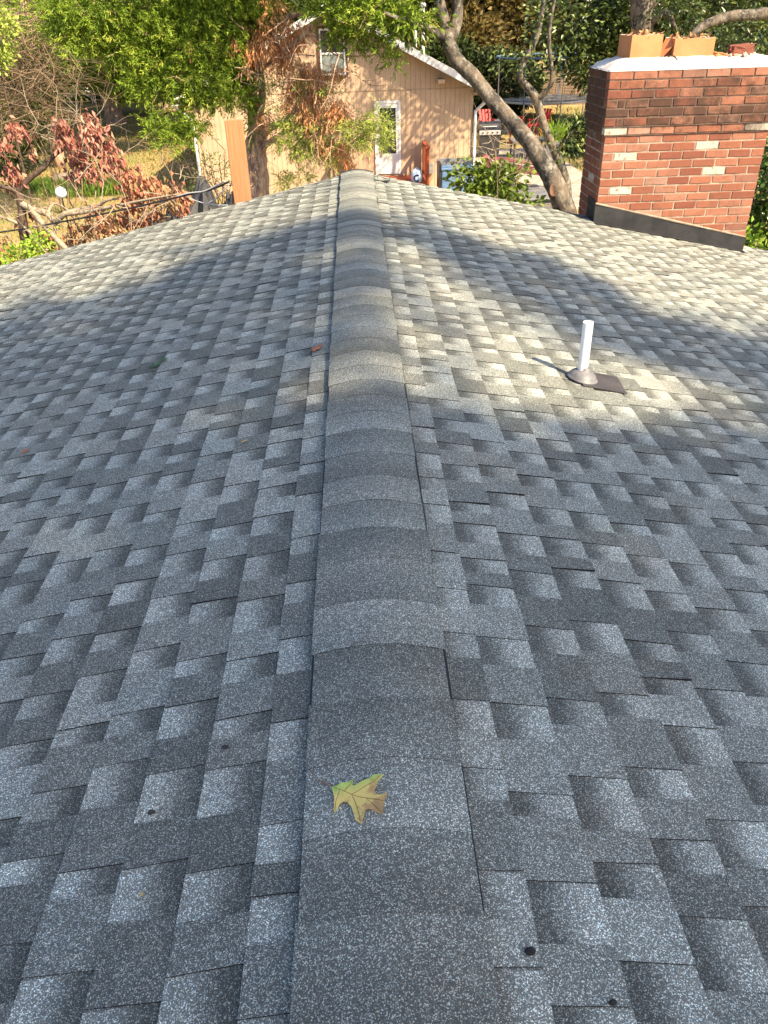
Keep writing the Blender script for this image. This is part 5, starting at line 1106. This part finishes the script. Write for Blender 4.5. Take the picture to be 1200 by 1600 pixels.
big_tree('dark_evergreen', 'dark low evergreen mass right behind the bare brushwood', -13.6, 31, 6, .2, [((-14.5, 31, -1.6), (2.0, 1.3, 1.5), 200), ((-12.6, 31.3, -1.4), (1.6, 1.2, 1.5), 170), ((-16.5, 31, -1.2), (2.0, 1.3, 2.0), 190), ((-13.5, 31, .3), (2.4, 1.3, 1.2), 200), ((-11.4, 32, -.2), (1.2, 1.0, 1.0), 90)], LM['woods'], .22, M['bark_dark'], 15, .28)
big_tree('shade_tree', 'dense dark tree added beside the tan house to shade the back lawn', -5.3, 36.5, 9, .22, [((-7.8, 34, 2.4), (2.6, 2.2, 1.6), 240), ((-9.6, 35, 3.2), (2.4, 2.4, 1.6), 200), ((-6.6, 36, 3.8), (2.4, 2.4, 1.8), 200), ((-7.4, 34.6, .6), (1.5, 1.2, .8), 90), ((-8.6, 40, 4.4), (2.6, 2.4, 1.8), 200)], LM['woods'], .24, M['bark_dark'], 14, .3)  # invented tree: crown set to shade the back lawn, trunk tucked away
# ================================================================== WOODS BEHIND
wl = [(-5.5, 44, 'dark dense tree behind the left end of the tan house', 'woods'), (-12.5, 54, 'dark tree directly behind the tall cedar trunk', 'woods'), (-20, 47, 'dark spreading tree between the tall cedar and the brushwood', 'woods'), (-26, 58, 'dark spreading tree behind the lawn, nearest the brushwood', 'woods'), (-17, 64, 'dark tall tree behind the tall cedar', 'woods'), (-8, 60, 'shaded green tree showing left of the tan house roof', 'woods'), (1, 56, 'dark green tree rising behind the tan house roof', 'woods'),
      (6.0, 54, 'golden brown autumn tree behind the leaning trunk', 'gold'), (10.5, 57, 'mixed gold and green tree behind the trampoline', 'gold'), (17, 56, 'dark woodland tree behind the evergreen', 'woods'), (25, 54, 'dark woodland tree beyond the chimney', 'woods')]
for i, (x, y, lb, mt) in enumerate(wl):
    h = random.uniform(11, 14); bb = crown_blobs(x, y, GZ+h*.62, 4.2, 3.4, h*.40, 9, 95) + crown_blobs(x, y-1.5, GZ+h*.30, 3.6, 2.4, h*.2, 5, 80)
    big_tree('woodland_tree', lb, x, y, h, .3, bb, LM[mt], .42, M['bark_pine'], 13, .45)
n = 42000; X = rng.uniform(-60, 60, n); Z = GZ+rng.random(n)**.8*14; P = np.column_stack([X, 68+rng.normal(0, 3, n)+Z*.2, Z]); o = leaves('far_wood', LM['woods'], P, rng.normal(size=(n, 3)), rng.uniform(.7, 1.2, n), .55, None, kind='stuff', tint=np.clip(rng.normal(.35, .2, n), 0, 1)); tag(o, 'dense dark wood closing the view', 'wood')

# ================================================================== THE OAK THAT SHADES THE ROOF (behind and right of the camera)
def lit(x, y):
    """roof patches meant to be sunlit; the unseen canopy is opened over them"""
    def e(cx, cy, rx, ry, rot=0):
        c_, s_ = math.cos(rot), math.sin(rot); dx, dy = x-cx, y-cy; a_, b_ = dx*c_+dy*s_, -dx*s_+dy*c_
        return (a_/rx)**2+(b_/ry)**2
    edge = np.interp(x, (-6, -3.3, -1.9, -1.4, -.3, .5, .77, 2.1, 3, 5), (6.3, 6.2, 5.8, 6.7, 6.3, 6.8, 6.3, 5.4, 4.9, 4.4))
    L = np.clip((y-edge)/.5+.5, 0, 1); L = np.maximum(L, np.clip((y-1.8)/2.0, 0, 1)*.22)
    for q in ((.95, 3.45, 1.22, .62, .25), (.65, 4.45, .45, .50, .2), (.38, 5.3, .30, .5, .3)): L = np.maximum(L, (e(*q) < 1)*1.0)
    for q in ((2.4, 4.9, .9, .22, -.5), (-.42, 4.3, .36, .50, 0), (-.36, 2.85, .22, .5, .0), (-1.4, 6.4, .8, .16, .2), (-.05, 5.6, .3, .25, 0), (0, 3.9, .2, .4, 0), (-2.0, 6.5, .5, .15, 0)): L = np.maximum(L, (e(*q) < 1)*.75)
    return L
ok = thing('oak_tree', 'large spreading oak beside the house whose canopy shades the roof', 'tree', (14.2, -11.8, GZ)); mb = MB(); bx, by = 14.2, -11.8
branch(mb, [(bx, by, GZ-.2), (bx, by, GZ+2), (bx-.2, by+.1, GZ+8), (bx-.1, by+.2, GZ+16), (bx, by, GZ+26)], (.75, .55, .46, .32, .06), 12, .05)
n = 5600; C = in_ellipsoid((14.0, -11.6, 18.4), (6.8, 6.6, 6.2), n, .05)
t_ = (C[:, 2] + SLOPE*np.abs(C[:, 0]-C[:, 2]*SUN.x/SUN.z))/SUN.z
for _ in range(3):
    gx_ = C[:, 0]-SUN.x*t_; t_ = (C[:, 2]+SLOPE*np.abs(gx_))/SUN.z
gx_ = C[:, 0]-SUN.x*t_; gy_ = C[:, 1]-SUN.y*t_
C = C[rng.random(n) > lit(gx_, gy_)]  # clumps left out so the chosen roof patches catch the sun
for k in range(0, len(C), 110):
    e = Vector(C[k]); s = Vector((bx, by, min(max(GZ+10, e.z-3), GZ+22))); branch(mb, [s, (s+e)/2+Vector((0, 0, .4)), e], (.10, .05, .015), 5, .05, 3)
mb.build('trunk', M['bark_pine'], ok, smooth=True)
per = 9; P = (C[:, None, :]+rng.normal(size=(len(C), per, 3))*.13).reshape(-1, 3); leaves('crown', LM['oak'], P, rng.normal(size=P.shape), .22, .15, ok)
